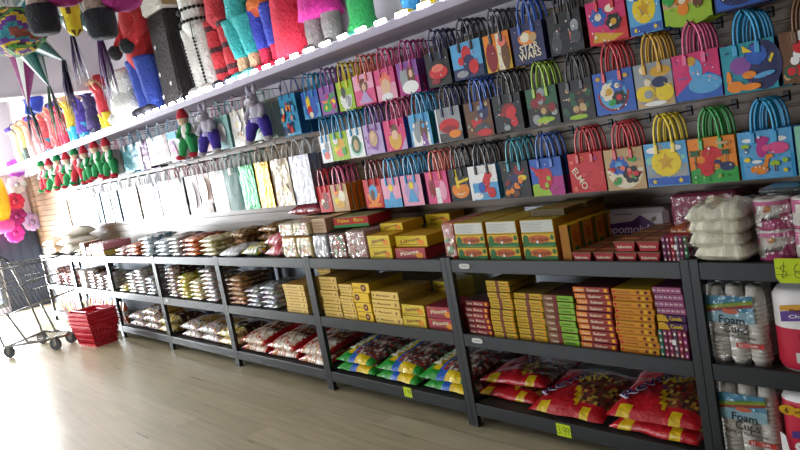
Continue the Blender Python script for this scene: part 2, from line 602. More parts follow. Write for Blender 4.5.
def make_bag(w, front, side, handle, art, seed, mt='print'):
    t = thing('loot_bag', '', 'gift bag')
    b = MB()
    d = .026
    fc, sd = C[front], C[side]
    h = BAGH
    V = [(0, 0, 0), (w, 0, 0), (w, d, 0), (0, d, 0), (0, -.001, h), (w, -.001, h), (w, d, h), (0, d, h)]
    mid = d*.5
    V += [(w-.006, mid, 0), (w-.009, mid, h), (.006, mid, 0), (.009, mid, h)]     # gusset folds
    b.raw(V, [(0, 1, 5, 4), (2, 3, 7, 6), (1, 8, 9, 5), (8, 2, 6, 9), (3, 10, 11, 7), (10, 0, 4, 11), (0, 10, 3, 2, 8, 1)],
          [fc, shade(sd, .9), sd, sd, sd, sd, sd], False)
    cs_ = [handle, side]+[q[-1] for q in art if isinstance(q[-1], str) and q[-1] in C][:4]
    art_draw(b, 0, w, 0, h, 0, art+[('s', 16, cs_+['white'], .016, .04, .9)], seed)
    b.build('bag_body', mt, t)
    for y in (-.0035, d+.0035):
        q = MB()
        hc = C[handle]
        xs, zb = w*.205, h-.03
        path = []
        for k in range(15):
            a = PI*k/14
            path.append((w/2-math.cos(a)*xs*(1-.12*math.sin(a)), y, h+.008+(HH-.008)*math.sin(a)**.75))
        path = [(w/2-xs, y, zb+.01)]+path+[(w/2+xs, y, zb+.01)]
        q.tube(path, .0052, 6, hc, flat=.6)
        for s_ in (-1, 1):
            q.box(w/2+s_*xs-.009, w/2+s_*xs+.009, y-.003, y+.003, zb-.014, zb+.026, hc, b=.003)
        q.build('handle', 'soft', t)
    return t
def fig(c1, c2, c3):        # soft oval medallion with a dress-like fan below
    return [('e', .5, .52, .34, .36, c1), ('p', [(.5, .62), (.78, .12), (.22, .12)], c2), ('e', .5, .66, .12, .12, c3)]
def blobs(*cs):
    pos = [(.35, .4, .2, .2), (.62, .55, .2, .22), (.5, .25, .26, .14), (.3, .7, .14, .12), (.72, .3, .12, .14)]
    return [('e', *pos[i % 5], c) for i, c in enumerate(cs)]
DINO = [('p', [(0, 0), (1, 0), (1, .32), (.78, .38), (.5, .27), (.22, .36), (0, .3)], 'green'), ('e', .48, .66, .2, .15, 'red'), ('e', .62, .64, .12, .09, 'red'),
        ('p', [(.36, .7), (.55, .6), (.5, .2), (.3, .2)], 'red'), ('p', [(.06, .5), (.34, .4), (.3, .24)], 'red'), ('e', .36, .32, .14, .16, 'red'),
        ('e', .79, .35, .15, .1, 'navy'), ('e', .6, .46, .07, .05, 'navy'), ('p', [(.6, .45), (.66, .45), (.76, .34), (.68, .33)], 'navy'), ('e', .46, .76, .025, .03, 'white'),
        ('r', .13, .34, .155, .66, 'dgreen'), ('e', .14, .68, .12, .04, 'dgreen', .5), ('e', .14, .68, .12, .04, 'dgreen', -.5), ('r', .8, .46, .82, .66, 'dgreen'),
        ('e', .8, .66, .1, .035, 'dgreen', .5), ('e', .8, .66, .1, .035, 'dgreen', -.5), ('e', .76, .86, .16, .03, 'tan'), ('s', 9, ['lime', 'green'], .02, .03, .2)]
BDINO = [('e', .18, .82, .1, .04, 'white'), ('e', .78, .8, .12, .05, 'white'), ('e', .42, .6, .09, .16, 'mag'), ('e', .46, .8, .13, .08, 'mag'), ('r', .43, .5, .53, .8, 'mag'),
         ('e', .73, .62, .2, .12, 'pink'), ('e', .52, .63, .08, .07, 'pink'), ('e', .36, .2, .17, .1, 'orange'), ('p', [(.42, .22), (.5, .22), (.58, .46), (.5, .46)], 'orange'),
         ('e', .57, .47, .07, .045, 'orange'), ('e', .14, .7, .08, .05, 'lime'), ('r', .13, .55, .16, .68, 'brown'), ('e', .66, .31, .09, .06, 'lime'), ('r', .645, .14, .675, .28, 'brown'),
         ('e', .16, .42, .06, .05, 'yellow'), ('e', .85, .36, .05, .05, 'lime'), ('e', .84, .16, .04, .04, 'yellow'), ('e', .34, .37, .1, .035, 'white'), ('e', .42, .86, .02, .02, 'white')]
Y2 = [('r', .02, .02, .98, .2, 'blue'), ('e', .5, .54, .36, .32, 'yellow'), ('star', .5, .55, .22, 'gold'), ('e', .2, .84, .14, .07, 'white'), ('e', .78, .86, .12, .06, 'white'), ('star', .18, .11, .07, 'yellow'), ('star', .8, .11, .07, 'yellow')]
BAGS = [
 # row, x, w, front, side, handle, art, description
 (3, -3.885, .14, 'red', 'red', 'red', blobs('cream', 'dred', 'brown'), 'small glossy red loot bag beside the silver gift bag'),
 (3, -3.735, .17, 'tan', 'orange', 'pink', blobs('yellow', 'cream', 'gold', 'orange'), 'yellow and orange loot bag with pink handles'),
 (3, -3.392, .165, 'red', 'red', 'dred', [('e', .5, .5, .36, .36, 'orange'), ('e', .5, .56, .24, .26, 'sky'), ('e', .45, .45, .12, .2, 'brown'), ('r', .12, .04, .88, .16, 'orange')], 'red loot bag with an orange and blue round print'),
 (3, -3.222, .16, 'lpink', 'blue', 'cyan', [('r', 0, 0, 1, .3, 'sky')]+fig('lpink', 'sky', 'yellow'), 'pale pink and blue loot bag left of its twin'),
 (3, -3.05, .168, 'lpink', 'navy', 'cyan', [('r', 0, .78, 1, 1, 'sky')]+fig('lav', 'sky', 'yellow'), 'pale pink and blue loot bag with navy side'),
 (3, -2.842, .165, 'pink', 'hot', 'salmon', [('r', .4, 0, .62, 1, 'white'), ('e', .25, .5, .15, .3, 'dred'), ('e', .75, .4, .16, .3, 'lpink')], 'glossy pink loot bag with salmon handles'),  # white bar is a sheen streak put into the print colour
 (3, -2.664, .135, 'black', 'black', 'black', [('e', .52, .35, .45, .26, 'orange'), ('p', [(.3, .98), (.42, .98), (.5, .4), (.36, .4)], 'yellow'), ('p', [(.4, .52), (1, .62), (1, .7), (.4, .6)], 'yellow'), ('e', .5, .26, .22, .07, 'cream'), ('e', .5, .29, .26, .06, 'orange')], 'black loot bag with an orange shape and yellow streak print'),
 (3, -2.522, .19, 'white', 'sky', 'black', [('r', .1, 0, 1, 1, 'sky'), ('e', .6, .5, .13, .32, 'red', -.4), ('e', .42, .36, .12, .16, 'blue'), ('e', .7, .7, .13, .11, 'red'), ('e', .25, .12, .2, .1, 'white'), ('e', .75, .2, .14, .16, 'red')], 'white and light blue loot bag with red splash print'),
 (3, -2.302, .165, 'black', 'black', 'teal', [('e', .3, .78, .16, .13, 'red'), ('e', .65, .76, .18, .14, 'dred'), ('e', .45, .45, .3, .22, 'navy'), ('e', .75, .55, .16, .08, 'yellow'), ('s', 14, ['brown', 'orange', 'navy', 'dred'], .07, .05, .5)], 'dark loot bag with red and yellow print and teal handles'),
 (3, -2.125, .178, 'blue', 'navy', 'blue', [('p', [(.42, 0), (1, 0), (1, .8), (.86, 1), (.6, .7)], 'mag'), ('p', [(0, 0), (.6, 0), (.5, .2), (.15, .35), (0, .3)], 'lime'), ('e', .45, .45, .22, .3, 'red', -.4), ('e', .3, .62, .16, .12, 'red'), ('p', [(0, .8), (.1, .8), (.4, .55), (.3, .5)], 'red'), ('r', .5, .4, .62, .52, 'lime'), ('r', .42, .22, .54, .34, 'lime')], 'blue and magenta loot bag with a red print'),
 (3, -1.91, .175, 'red', 'dred', 'red', [('e', .66, .45, .28, .4, 'salmon'), ('e', .66, .44, .26, .38, 'red'), ('e', .1, .78, .05, .05, 'salmon'), ('e', .42, .86, .05, .05, 'orange'), ('e', .8, .84, .05, .05, 'mag'), ('e', .14, .1, .06, .06, 'salmon'), ('t', 'ELMO', .3, .36, .24, 'cream', -1.05)], 'plain red loot bag with slanted cream lettering'),
 (3, -1.727, .178, 'tan', 'dred', 'red', [('e', .5, .5, .47, .47, 'cream'), ('flower', .36, .6, .24, 'blue', 'sky'), ('flower', .66, .36, .22, 'black', 'salmon'), ('e', .28, .22, .12, .09, 'green', .5), ('e', .72, .74, .12, .08, 'green', -.4), ('s', 16, ['red', 'dred', 'green', 'salmon'], .05, .05, .9)], 'red and cream loot bag with a dark flower print'),
 (3, -1.54, .178, 'sky', 'grey', 'yellow', [('r', .02, .02, .98, .98, 'grey'), ('s', 20, ['sky', 'mint', 'grey'], .06)]+Y2, 'grey blue loot bag with oval print and yellow handles'),
 (3, -1.357, .18, 'orange', 'gold', 'green', DINO, 'orange loot bag with red and blue dinosaurs and green handles'),
 (3, -1.168, .185, 'sky', 'blue', 'cyan', [('r', .01, .01, .99, .99, 'cyan'), ('r', .06, .02, .94, .98, 'sky')]+BDINO, 'light blue loot bag with purple and orange dinosaurs'),
 (3, -.975, .17, 'mint', 'mint', 'mint', blobs('white', 'sky', 'lime'), 'mint green loot bag at the right edge'),
 (2, -3.755, .112, 'white', 'sky', 'cyan', blobs('sky', 'grey', 'salmon'), 'narrow white loot bag with blue handles in the middle row'),
 (2, -3.637, .17, 'lime', 'cream', 'cyan', blobs('yellow', 'gold', 'salmon', 'white', 'green'), 'lime and yellow loot bag with blue handles'),
 (2, -3.46, .148, 'white', 'white', 'cyan', [('e', .5, .45, .4, .4, 'mint'), ('e', .5, .45, .3, .32, 'dgreen'), ('e', .5, .42, .16, .2, 'tan')], 'white loot bag with a dark green oval'),
 (2, -3.3, .168, 'lav', 'purple', 'purple', [('s', 14, ['purple', 'lpink', 'lav'], .06), ('e', .5, .5, .3, .36, 'purple'), ('e', .5, .52, .22, .28, 'tan'), ('e', .5, .58, .12, .12, 'skin')], 'lavender loot bag with an oval medallion and purple handles'),
 (2, -3.112, .18, 'hot', 'blue', 'pink', [('e', .48, .38, .3, .36, 'gold'), ('e', .5, .66, .16, .2, 'brown'), ('e', .5, .5, .16, .16, 'skin'), ('p', [(.7, 0), (1, 0), (1, .4)], 'lav')], 'hot pink loot bag with a gold print, middle row'),
 (2, -2.895, .165, 'sky', 'teal', 'cyan', [('r', .1, 0, .9, 1, 'white'), ('e', .35, .5, .18, .4, 'grey'), ('e', .65, .48, .16, .38, 'brown'), ('p', [(.5, 0), (.8, 0), (.65, .5)], 'purple'), ('s', 8, ['sky', 'white'], .06)], 'pale blue and white loot bag with cyan handles'),
 (2, -2.682, .17, 'grey', 'black', 'navy', [('r', 0, .7, 1, 1, 'cream'), ('r', 0, 0, 1, .25, 'dgrey'), ('e', .5, .45, .42, .22, 'red'), ('e', .5, .36, .3, .1, 'dred'), ('e', .7, .2, .25, .12, 'orange'), ('r', 0, 0, .06, 1, 'white')], 'grey loot bag with a red car shape, middle row'),
 (2, -2.475, .17, 'brown', 'navy', 'blue', [('e', .4, .55, .2, .38, 'red'), ('e', .7, .7, .2, .24, 'navy'), ('e', .6, .2, .32, .18, 'dgrey'), ('e', .66, .1, .3, .1, 'red'), ('s', 8, ['tan', 'grey'], .05)], 'brown and red loot bag with royal blue handles'),
 (2, -2.288, .17, 'black', 'black', 'black', [('e', .35, .66, .26, .24, 'red'), ('e', .55, .55, .26, .2, 'dred'), ('e', .62, .5, .2, .16, 'red', .5), ('e', .7, .24, .13, .14, 'red'), ('e', .42, .1, .12, .08, 'grey')], 'black loot bag with a large red splash and black handles'),
 (2, -2.085, .17, 'dgreen', 'black', 'lime', [('r', 0, 0, 1, 1, 'black'), ('s', 22, ['dgreen', 'brown', 'grey', 'tan', 'dred'], .1), ('e', .55, .15, .3, .07, 'lime')], 'black and olive loot bag with lime green handles'),
 (2, -1.9, .165, 'black', 'black', 'black', [('s', 20, ['dgreen', 'brown', 'tan'], .08, .1, .85), ('e', .5, .08, .3, .06, 'lime')], 'black loot bag with an olive cluster print'),
 (2, -1.727, .182, 'blue', 'navy', 'red', [('e', .48, .45, .4, .4, 'dred'), ('e', .48, .45, .34, .35, 'sky'), ('flower', .38, .52, .22, 'cream', 'gold'), ('flower', .62, .36, .18, 'black', 'red'), ('flower', .6, .64, .16, 'blue', 'cream'), ('e', .44, .26, .1, .07, 'green', .4), ('e', .14, .86, .06, .05, 'gold'), ('e', .84, .84, .06, .05, 'gold')], 'royal blue loot bag with red handles'),
 (2, -1.538, .158, 'grey', 'grey', 'gold', [('r', .02, .02, .98, .98, 'tan'), ('s', 14, ['grey', 'tan', 'cream'], .08), ('e', .7, .78, .28, .12, 'gold'), ('e', .26, .32, .26, .18, 'yellow'), ('e', .76, .3, .24, .2, 'yellow'), ('e', .66, .54, .2, .12, 'navy'), ('e', .34, .3, .12, .1, 'grey'), ('e', .5, .08, .3, .05, 'white')], 'beige loot bag with yellow ovals and mustard handles'),
 (2, -1.375, .178, 'hot', 'purple', 'pink', [('e', .2, .65, .22, .2, 'purple'), ('p', [(0, 0), (1, 0), (1, .4), (.75, .55), (.3, .35), (0, .12)], 'blue'), ('e', .66, .3, .36, .2, 'sky'), ('e', .5, .62, .14, .24, 'sky'), ('e', .42, .82, .1, .1, 'gold'), ('s', 8, ['lpink', 'white'], .02, .3, .95)], 'pink loot bag with a blue swirl at the bottom'),
 (2, -1.19, .185, 'teal', 'navy', 'cyan', [('r', .0, 0, 1, .96, 'teal'), ('e', .75, .5, .36, .5, 'navy'), ('e', .35, .55, .2, .18, 'purple'), ('e', .66, .72, .2, .2, 'blue'), ('p', [(.42, .8), (.42, .95), (.6, .78)], 'yellow'), ('p', [(.9, .5), (.98, .66), (.94, .7), (.87, .56)], 'yellow'), ('e', .5, .34, .13, .08, 'orange'), ('e', .22, .14, .16, .12, 'orange'), ('e', .12, .32, .05, .16, 'orange'), ('e', .5, .1, .2, .07, 'orange'), ('e', .78, .3, .2, .05, 'sky', .15)], 'teal loot bag with blue and orange sea shapes'),
 (2, -.99, .17, 'brown', 'dgreen', 'brown', [('s', 22, ['tan', 'brown', 'white', 'red', 'dgreen'], .1)], 'brown loot bag with a speckled print at the right edge'),
 (1, -3.86, .18, 'blue', 'navy', 'cyan', [('r', 0, 0, 1, 1, 'sky'), ('e', .5, .3, .4, .3, 'blue'), ('e', .35, .55, .12, .3, 'yellow'), ('e', .4, .3, .14, .16, 'red'), ('e', .45, .12, .12, .12, 'cream')], 'blue loot bag with a yellow and red print, upper row'),
 (1, -3.662, .165, 'purple', 'navy', 'purple', [('e', .5, .55, .4, .2, 'orange'), ('e', .4, .25, .3, .16, 'green'), ('s', 9, ['yellow', 'hot', 'green', 'orange'], .08, .05, .7)], 'purple and orange loot bag with purple handles'),
 (1, -3.478, .155, 'lime', 'lime', 'yellow', [('e', .5, .42, .36, .4, 'white'), ('e', .4, .6, .14, .2, 'dgrey'), ('e', .62, .3, .16, .2, 'grey'), ('p', [(.3, 0), (.5, 0), (.6, .4)], 'white')], 'lime and white loot bag with bright yellow handles'),
 (1, -3.31, .185, 'lpink', 'pink', 'salmon', [('r', 0, 0, 1, 1, 'pink'), ('e', .5, .62, .2, .24, 'brown'), ('e', .5, .56, .1, .13, 'skin'), ('p', [(.5, .5), (.85, .05), (.2, .05)], 'lav'), ('s', 8, ['lpink', 'white'], .03)], 'rose pink loot bag with salmon handles, upper row'),
 (1, -3.11, .165, 'pink', 'hot', 'pink', [('r', 0, 0, 1, 1, 'lpink'), ('e', .5, .6, .3, .28, 'salmon'), ('e', .5, .4, .24, .28, 'skin'), ('e', .5, .1, .3, .12, 'white')], 'pale pink loot bag with pink handles, upper row'),
 (1, -2.918, .165, 'purple', 'purple', 'mag', [('r', 0, 0, 1, 1, 'mag'), ('e', .3, .45, .2, .4, 'grey'), ('e', .65, .55, .18, .34, 'brown'), ('e', .55, .2, .4, .2, 'white'), ('e', .66, .6, .09, .12, 'skin')], 'magenta loot bag with a silvery print and purple handles'),
 (1, -2.69, .17, 'black', 'black', 'navy', [('r', .02, .55, .98, .98, 'white'), ('p', [(.1, .6), (.3, .6), (.5, .98), (.3, .98)], 'black'), ('p', [(.5, .6), (.7, .6), (.9, .98), (.7, .98)], 'black'), ('e', .5, .4, .4, .2, 'red'), ('e', .5, .52, .26, .12, 'salmon'), ('e', .35, .15, .2, .08, 'dred')], 'black and white loot bag with a red car shape'),
 (1, -2.5, .198, 'sky', 'sky', 'black', [('r', .0, 0, 1, .3, 'navy'), ('e', .5, .66, .16, .24, 'red'), ('e', .55, .4, .2, .24, 'navy'), ('e', .7, .28, .16, .2, 'red'), ('e', .3, .5, .1, .12, 'red'), ('e', .3, .14, .2, .1, 'grey')], 'light blue loot bag with red and navy print'),
 (1, -2.282, .155, 'orange', 'brown', 'dgrey', [('r', .0, 0, 1, 1, 'gold'), ('e', .25, .4, .22, .4, 'dred'), ('p', [(.5, 0), (.72, 0), (.62, .98), (.5, .98)], 'cream'), ('e', .8, .4, .16, .4, 'brown'), ('e', .72, .76, .16, .14, 'salmon')], 'orange brown glossy loot bag with dark grey handles'),
 (1, -2.112, .175, 'navy', 'navy', 'blue', [('e', .46, .86, .16, .12, 'tan'), ('e', .5, .64, .3, .18, 'orange'), ('e', .42, .66, .15, .13, 'cream'), ('e', .68, .62, .12, .1, 'tan'), ('t', 'STAR', .52, .4, .26, 'cream', .06), ('t', 'WARS', .52, .2, .26, 'cream', .06)], 'navy loot bag with cream block lettering and blue handles'),
 (1, -1.91, .17, 'black', 'black', 'black', [('r', .62, .3, .66, .98, 'salmon'), ('e', .25, .5, .12, .12, 'dgrey'), ('e', .22, .25, .16, .22, 'dgrey'), ('e', .8, .6, .12, .16, 'grey'), ('e', .8, .34, .16, .16, 'dgrey'), ('s', 12, ['grey', 'dgrey', 'white'], .02)], 'black loot bag with a thin pink bar print, upper row'),
 (1, -1.712, .178, 'hot', 'red', 'red', [('r', 0, 0, 1, 1, 'red'), ('e', .4, .5, .38, .44, 'hot'), ('p', [(.16, .3), (.9, .12), (.62, .02), (.1, .06)], 'gold'), ('flower', .3, .62, .22, 'blue', 'cream'), ('flower', .68, .44, .2, 'black', 'gold'), ('e', .62, .76, .12, .09, 'cream'), ('s', 8, ['lpink', 'cream', 'gold'], .03, .03, .4)], 'red and pink loot bag with a yellow lower band'),
 (1, -1.525, .135, 'sky', 'blue', 'blue', Y2, 'narrow blue loot bag with a yellow oval, upper row'),
 (1, -1.38, .182, 'lime', 'dgreen', 'green', [('r', 0, .35, 1, 1, 'tan'), ('e', .5, .1, .5, .2, 'lime'), ('e', .42, .5, .18, .16, 'orange'), ('p', [(.26, .6), (.36, .62), (.26, .76)], 'orange'), ('p', [(.5, .62), (.6, .6), (.6, .76)], 'orange'), ('e', .42, .28, .12, .14, 'orange'), ('e', .42, .45, .08, .07, 'cream'), ('e', .72, .5, .14, .14, 'tan'), ('e', .74, .34, .1, .12, 'brown'), ('e', .15, .6, .14, .2, 'green')], 'green loot bag with an orange woodland animal'),
 (1, -1.188, .182, 'navy', 'navy', 'blue', [('r', .03, .03, .97, .97, 'blue'), ('e', .5, .3, .4, .24, 'navy'), ('e', .4, .5, .2, .2, 'sky')], 'dark blue loot bag at the top right'),
]
ROWZ = {1: 1.708, 2: 1.421, 3: 1.107}
ROWNAME = {1: 'upper', 2: 'middle', 3: 'lower'}
def make_hook(length, mt='hook'):
    b = MB()
    b.tube([(0, 0, 0), (0, -length+.03, 0), (0, -length+.012, .003), (0, -length, .018)], .0032, 6, (.1, .1, .1))
    b.box(-.012, .012, -.006, .0, -.02, .02, (.1, .1, .1), b=.002)
    return b.build('wall_hook', mt, None, data=True)
HOOKM = make_hook(.255)
def place_hook(x, z, label, me, group):
    h = bpy.data.objects.new('wall_hook', me)
    col.objects.link(h)
    h.location = (x, WY, z)
    return tag(h, label, 'hook', group)
BACK = ['', 'second on its hook behind %s', 'third on its hook behind %s', 'rearmost on its hook behind %s']
for i, (row, x, wd, fc, sd, hc, art, desc) in enumerate(BAGS):
    z = ROWZ[row]+rnd.uniform(-.003, .003)
    t = make_bag(wd, fc, sd, hc, art, i)
    t.location = (x, 2.618, z)
    t.rotation_euler = (0, 0, rnd.uniform(-.015, .015))
    t['label'] = desc+', frontmost'
    t['group'] = 'loot bags in the '+ROWNAME[row]+' row'
    for k in ((1, 2) if x > -2.15 else (1, 2, 3)):
        dup(t, (x+rnd.uniform(0, .008)+.004*k, 2.618+k*.036, z+rnd.uniform(-.004, .002)), BACK[k] % desc, rz=rnd.uniform(-.02, .02))
    place_hook(x+wd/2+.003, z+BAGH+HH-.009, 'black hook carrying '+desc, HOOKM, 'black hooks on the slatwall')

# ---------------------------------------------------------------- tall paper and foil gift bags farther left
def make_gift(w, h, fc, sd, handle, mt, deco=None, seed=0, depth=.07):
    t = thing('gift_bag', '', 'gift bag')
    b = MB()
    r = random.Random(seed)
    n = 6
    def P(u, v, y, bul):
        q = noise.noise(Vector((u*3+seed, v*4, y*10)))*.006*bul
        return (u*w, y+q-(.004*math.sin(PI*u)*math.sin(PI*v) if bul else 0), v*h)
    V, fs, cs = [], [], []
    for j in range(n+1):
        for i in range(n+1):
            V.append(P(i/n, j/n, 0, 1))
    for j in range(n):
        for i in range(n):
            a = j*(n+1)+i
            fs.append((a, a+1, a+n+2, a+n+1)); cs.append(jit(fc, .02))
    b.raw(V, fs, cs, True)
    m_ = depth/2
    for x, s_ in ((0, 1), (w, -1)):
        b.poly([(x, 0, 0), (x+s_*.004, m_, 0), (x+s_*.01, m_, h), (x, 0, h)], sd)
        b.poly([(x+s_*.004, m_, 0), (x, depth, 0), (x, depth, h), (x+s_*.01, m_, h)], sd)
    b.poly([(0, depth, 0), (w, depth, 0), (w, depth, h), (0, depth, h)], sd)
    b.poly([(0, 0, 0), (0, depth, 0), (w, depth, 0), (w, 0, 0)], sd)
    if deco:
        art_draw(b, 0, w, 0, h, -.012, deco, seed)
    b.build('bag_body', mt, t)
    for y in (-.008, depth+.004):
        q = MB()
        xs = w*.22
        q.tube([(w/2-xs, y, h-.03), (w/2-xs, y, h), (w/2-xs*.9, y, h+.05), (w/2-xs*.4, y, h+.095), (w/2, y, h+.105), (w/2+xs*.4, y, h+.095), (w/2+xs*.9, y, h+.05), (w/2+xs, y, h), (w/2+xs, y, h-.03)], .0028, 5, handle)
        q.build('rope_handle', 'soft', t)
    if r.random() < .6:
        q = MB()
        q.box(w*.42, w*.42+.035, -.016, -.0145, h-.05, h+.005, hx('e8e4da'))
        q.build('hang_tag', 'card', t)
    return t
HOOKL = make_hook(.26, 'chrome')
X2 = 'd8d8de'
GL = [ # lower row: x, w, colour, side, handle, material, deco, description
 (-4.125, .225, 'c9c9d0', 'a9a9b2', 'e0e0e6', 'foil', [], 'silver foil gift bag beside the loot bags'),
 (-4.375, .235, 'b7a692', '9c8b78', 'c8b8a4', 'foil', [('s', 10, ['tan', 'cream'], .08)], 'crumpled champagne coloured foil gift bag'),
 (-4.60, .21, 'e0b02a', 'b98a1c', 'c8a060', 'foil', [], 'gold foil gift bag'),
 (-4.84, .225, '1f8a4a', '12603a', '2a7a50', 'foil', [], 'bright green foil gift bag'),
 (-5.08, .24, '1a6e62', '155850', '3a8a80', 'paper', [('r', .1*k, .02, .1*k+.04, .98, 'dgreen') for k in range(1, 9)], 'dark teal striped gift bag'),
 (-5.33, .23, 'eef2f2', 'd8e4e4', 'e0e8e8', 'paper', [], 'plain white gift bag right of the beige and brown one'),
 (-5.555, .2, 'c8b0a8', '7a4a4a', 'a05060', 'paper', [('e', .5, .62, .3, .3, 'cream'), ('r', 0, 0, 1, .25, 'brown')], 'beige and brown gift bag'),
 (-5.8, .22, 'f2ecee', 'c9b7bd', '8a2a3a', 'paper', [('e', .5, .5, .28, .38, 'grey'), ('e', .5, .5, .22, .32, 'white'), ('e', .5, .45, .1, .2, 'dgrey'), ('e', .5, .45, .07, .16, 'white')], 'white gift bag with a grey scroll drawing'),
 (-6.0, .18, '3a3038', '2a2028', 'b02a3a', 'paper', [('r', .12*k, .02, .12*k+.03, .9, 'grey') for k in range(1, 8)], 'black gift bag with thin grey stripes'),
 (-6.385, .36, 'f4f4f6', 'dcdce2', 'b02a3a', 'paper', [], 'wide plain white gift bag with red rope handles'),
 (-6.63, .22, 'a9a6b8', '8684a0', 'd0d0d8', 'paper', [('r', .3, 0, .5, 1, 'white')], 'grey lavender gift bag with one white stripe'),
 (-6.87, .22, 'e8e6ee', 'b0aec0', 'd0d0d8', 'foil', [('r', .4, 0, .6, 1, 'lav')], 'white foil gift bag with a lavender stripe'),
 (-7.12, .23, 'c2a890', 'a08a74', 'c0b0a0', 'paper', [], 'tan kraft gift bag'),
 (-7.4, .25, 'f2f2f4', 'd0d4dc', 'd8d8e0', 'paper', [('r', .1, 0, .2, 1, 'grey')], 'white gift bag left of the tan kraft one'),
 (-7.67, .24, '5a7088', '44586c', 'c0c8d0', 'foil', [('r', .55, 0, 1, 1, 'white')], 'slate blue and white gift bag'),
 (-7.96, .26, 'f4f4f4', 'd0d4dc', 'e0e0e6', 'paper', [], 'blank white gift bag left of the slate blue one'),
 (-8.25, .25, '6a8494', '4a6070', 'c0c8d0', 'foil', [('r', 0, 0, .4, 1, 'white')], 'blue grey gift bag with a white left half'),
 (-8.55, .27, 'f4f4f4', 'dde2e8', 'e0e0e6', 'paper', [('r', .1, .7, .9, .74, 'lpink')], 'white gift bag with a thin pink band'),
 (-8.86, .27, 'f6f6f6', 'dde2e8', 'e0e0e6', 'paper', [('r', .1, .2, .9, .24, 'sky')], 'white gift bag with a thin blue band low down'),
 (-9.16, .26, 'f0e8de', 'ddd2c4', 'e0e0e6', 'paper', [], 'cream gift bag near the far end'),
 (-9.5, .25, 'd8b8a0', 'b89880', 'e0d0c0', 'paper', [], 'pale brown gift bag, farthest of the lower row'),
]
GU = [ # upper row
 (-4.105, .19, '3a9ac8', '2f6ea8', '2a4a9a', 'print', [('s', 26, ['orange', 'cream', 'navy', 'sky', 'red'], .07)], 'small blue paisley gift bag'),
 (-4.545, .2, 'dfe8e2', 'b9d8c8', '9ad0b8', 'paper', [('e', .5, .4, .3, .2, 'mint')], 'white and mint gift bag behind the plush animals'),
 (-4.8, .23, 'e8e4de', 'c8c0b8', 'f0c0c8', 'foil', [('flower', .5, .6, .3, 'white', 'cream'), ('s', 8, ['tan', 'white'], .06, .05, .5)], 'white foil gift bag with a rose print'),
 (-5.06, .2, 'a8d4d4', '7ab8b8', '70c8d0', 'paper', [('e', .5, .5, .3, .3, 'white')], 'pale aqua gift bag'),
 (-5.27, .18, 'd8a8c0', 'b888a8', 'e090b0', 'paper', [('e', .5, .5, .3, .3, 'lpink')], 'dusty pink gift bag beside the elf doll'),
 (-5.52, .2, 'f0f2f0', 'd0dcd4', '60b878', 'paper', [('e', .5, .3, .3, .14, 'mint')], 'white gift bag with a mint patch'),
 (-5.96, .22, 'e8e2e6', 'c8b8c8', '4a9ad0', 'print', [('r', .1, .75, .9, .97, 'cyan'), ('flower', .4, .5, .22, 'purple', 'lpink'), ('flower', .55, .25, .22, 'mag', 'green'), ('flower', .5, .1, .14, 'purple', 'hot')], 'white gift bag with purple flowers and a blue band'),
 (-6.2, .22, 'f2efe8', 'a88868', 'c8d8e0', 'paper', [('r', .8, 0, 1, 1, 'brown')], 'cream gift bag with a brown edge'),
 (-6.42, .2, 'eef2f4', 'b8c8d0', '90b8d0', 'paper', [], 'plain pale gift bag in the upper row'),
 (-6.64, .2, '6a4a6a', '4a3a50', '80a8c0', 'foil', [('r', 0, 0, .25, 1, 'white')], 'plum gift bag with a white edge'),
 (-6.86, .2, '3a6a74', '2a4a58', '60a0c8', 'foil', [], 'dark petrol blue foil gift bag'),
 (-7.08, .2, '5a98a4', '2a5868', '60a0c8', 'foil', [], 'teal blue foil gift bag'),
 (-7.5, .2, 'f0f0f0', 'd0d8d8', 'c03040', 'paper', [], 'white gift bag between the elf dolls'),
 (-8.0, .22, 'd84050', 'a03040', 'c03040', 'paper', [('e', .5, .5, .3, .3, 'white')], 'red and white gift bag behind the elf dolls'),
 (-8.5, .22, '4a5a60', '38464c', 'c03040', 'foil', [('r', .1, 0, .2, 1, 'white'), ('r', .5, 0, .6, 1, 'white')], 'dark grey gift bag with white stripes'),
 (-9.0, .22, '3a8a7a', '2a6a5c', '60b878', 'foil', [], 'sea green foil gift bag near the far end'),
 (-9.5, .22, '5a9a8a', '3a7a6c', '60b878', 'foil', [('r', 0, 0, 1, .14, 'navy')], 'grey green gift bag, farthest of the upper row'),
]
for nm, LST, z0, h in (('lower', GL, 1.175, .325), ('upper', GU, 1.665, .235)):
    for i, (x, wd, c_, s_, hc, mt, deco, desc) in enumerate(LST):
        k = h*(1 if nm == 'lower' else rnd.uniform(1, 1.15))
        t = make_gift(wd, k, hx(c_), hx(s_), hx(hc), mt, deco, i*3+1+len(nm))
        zz = z0 if nm == 'lower' else 1.9-k
        t.location = (x, 2.60, zz)
        t.rotation_euler = (0, 0, rnd.uniform(-.05, .05))
        t['label'] = desc+', frontmost'
        t['group'] = 'gift bags in the '+nm+' row'
        for q in (1,) if nm == 'upper' else (1, 2):
            dup(t, (x+.01*q, 2.60+q*.087, zz+rnd.uniform(-.006, .0)), ('second ' if q == 1 else 'third ')+'on its hook behind '+desc, rz=0)
        place_hook(x+wd/2+.004, zz+k+.098, 'steel hook carrying '+desc, HOOKL, 'steel hooks on the slatwall')

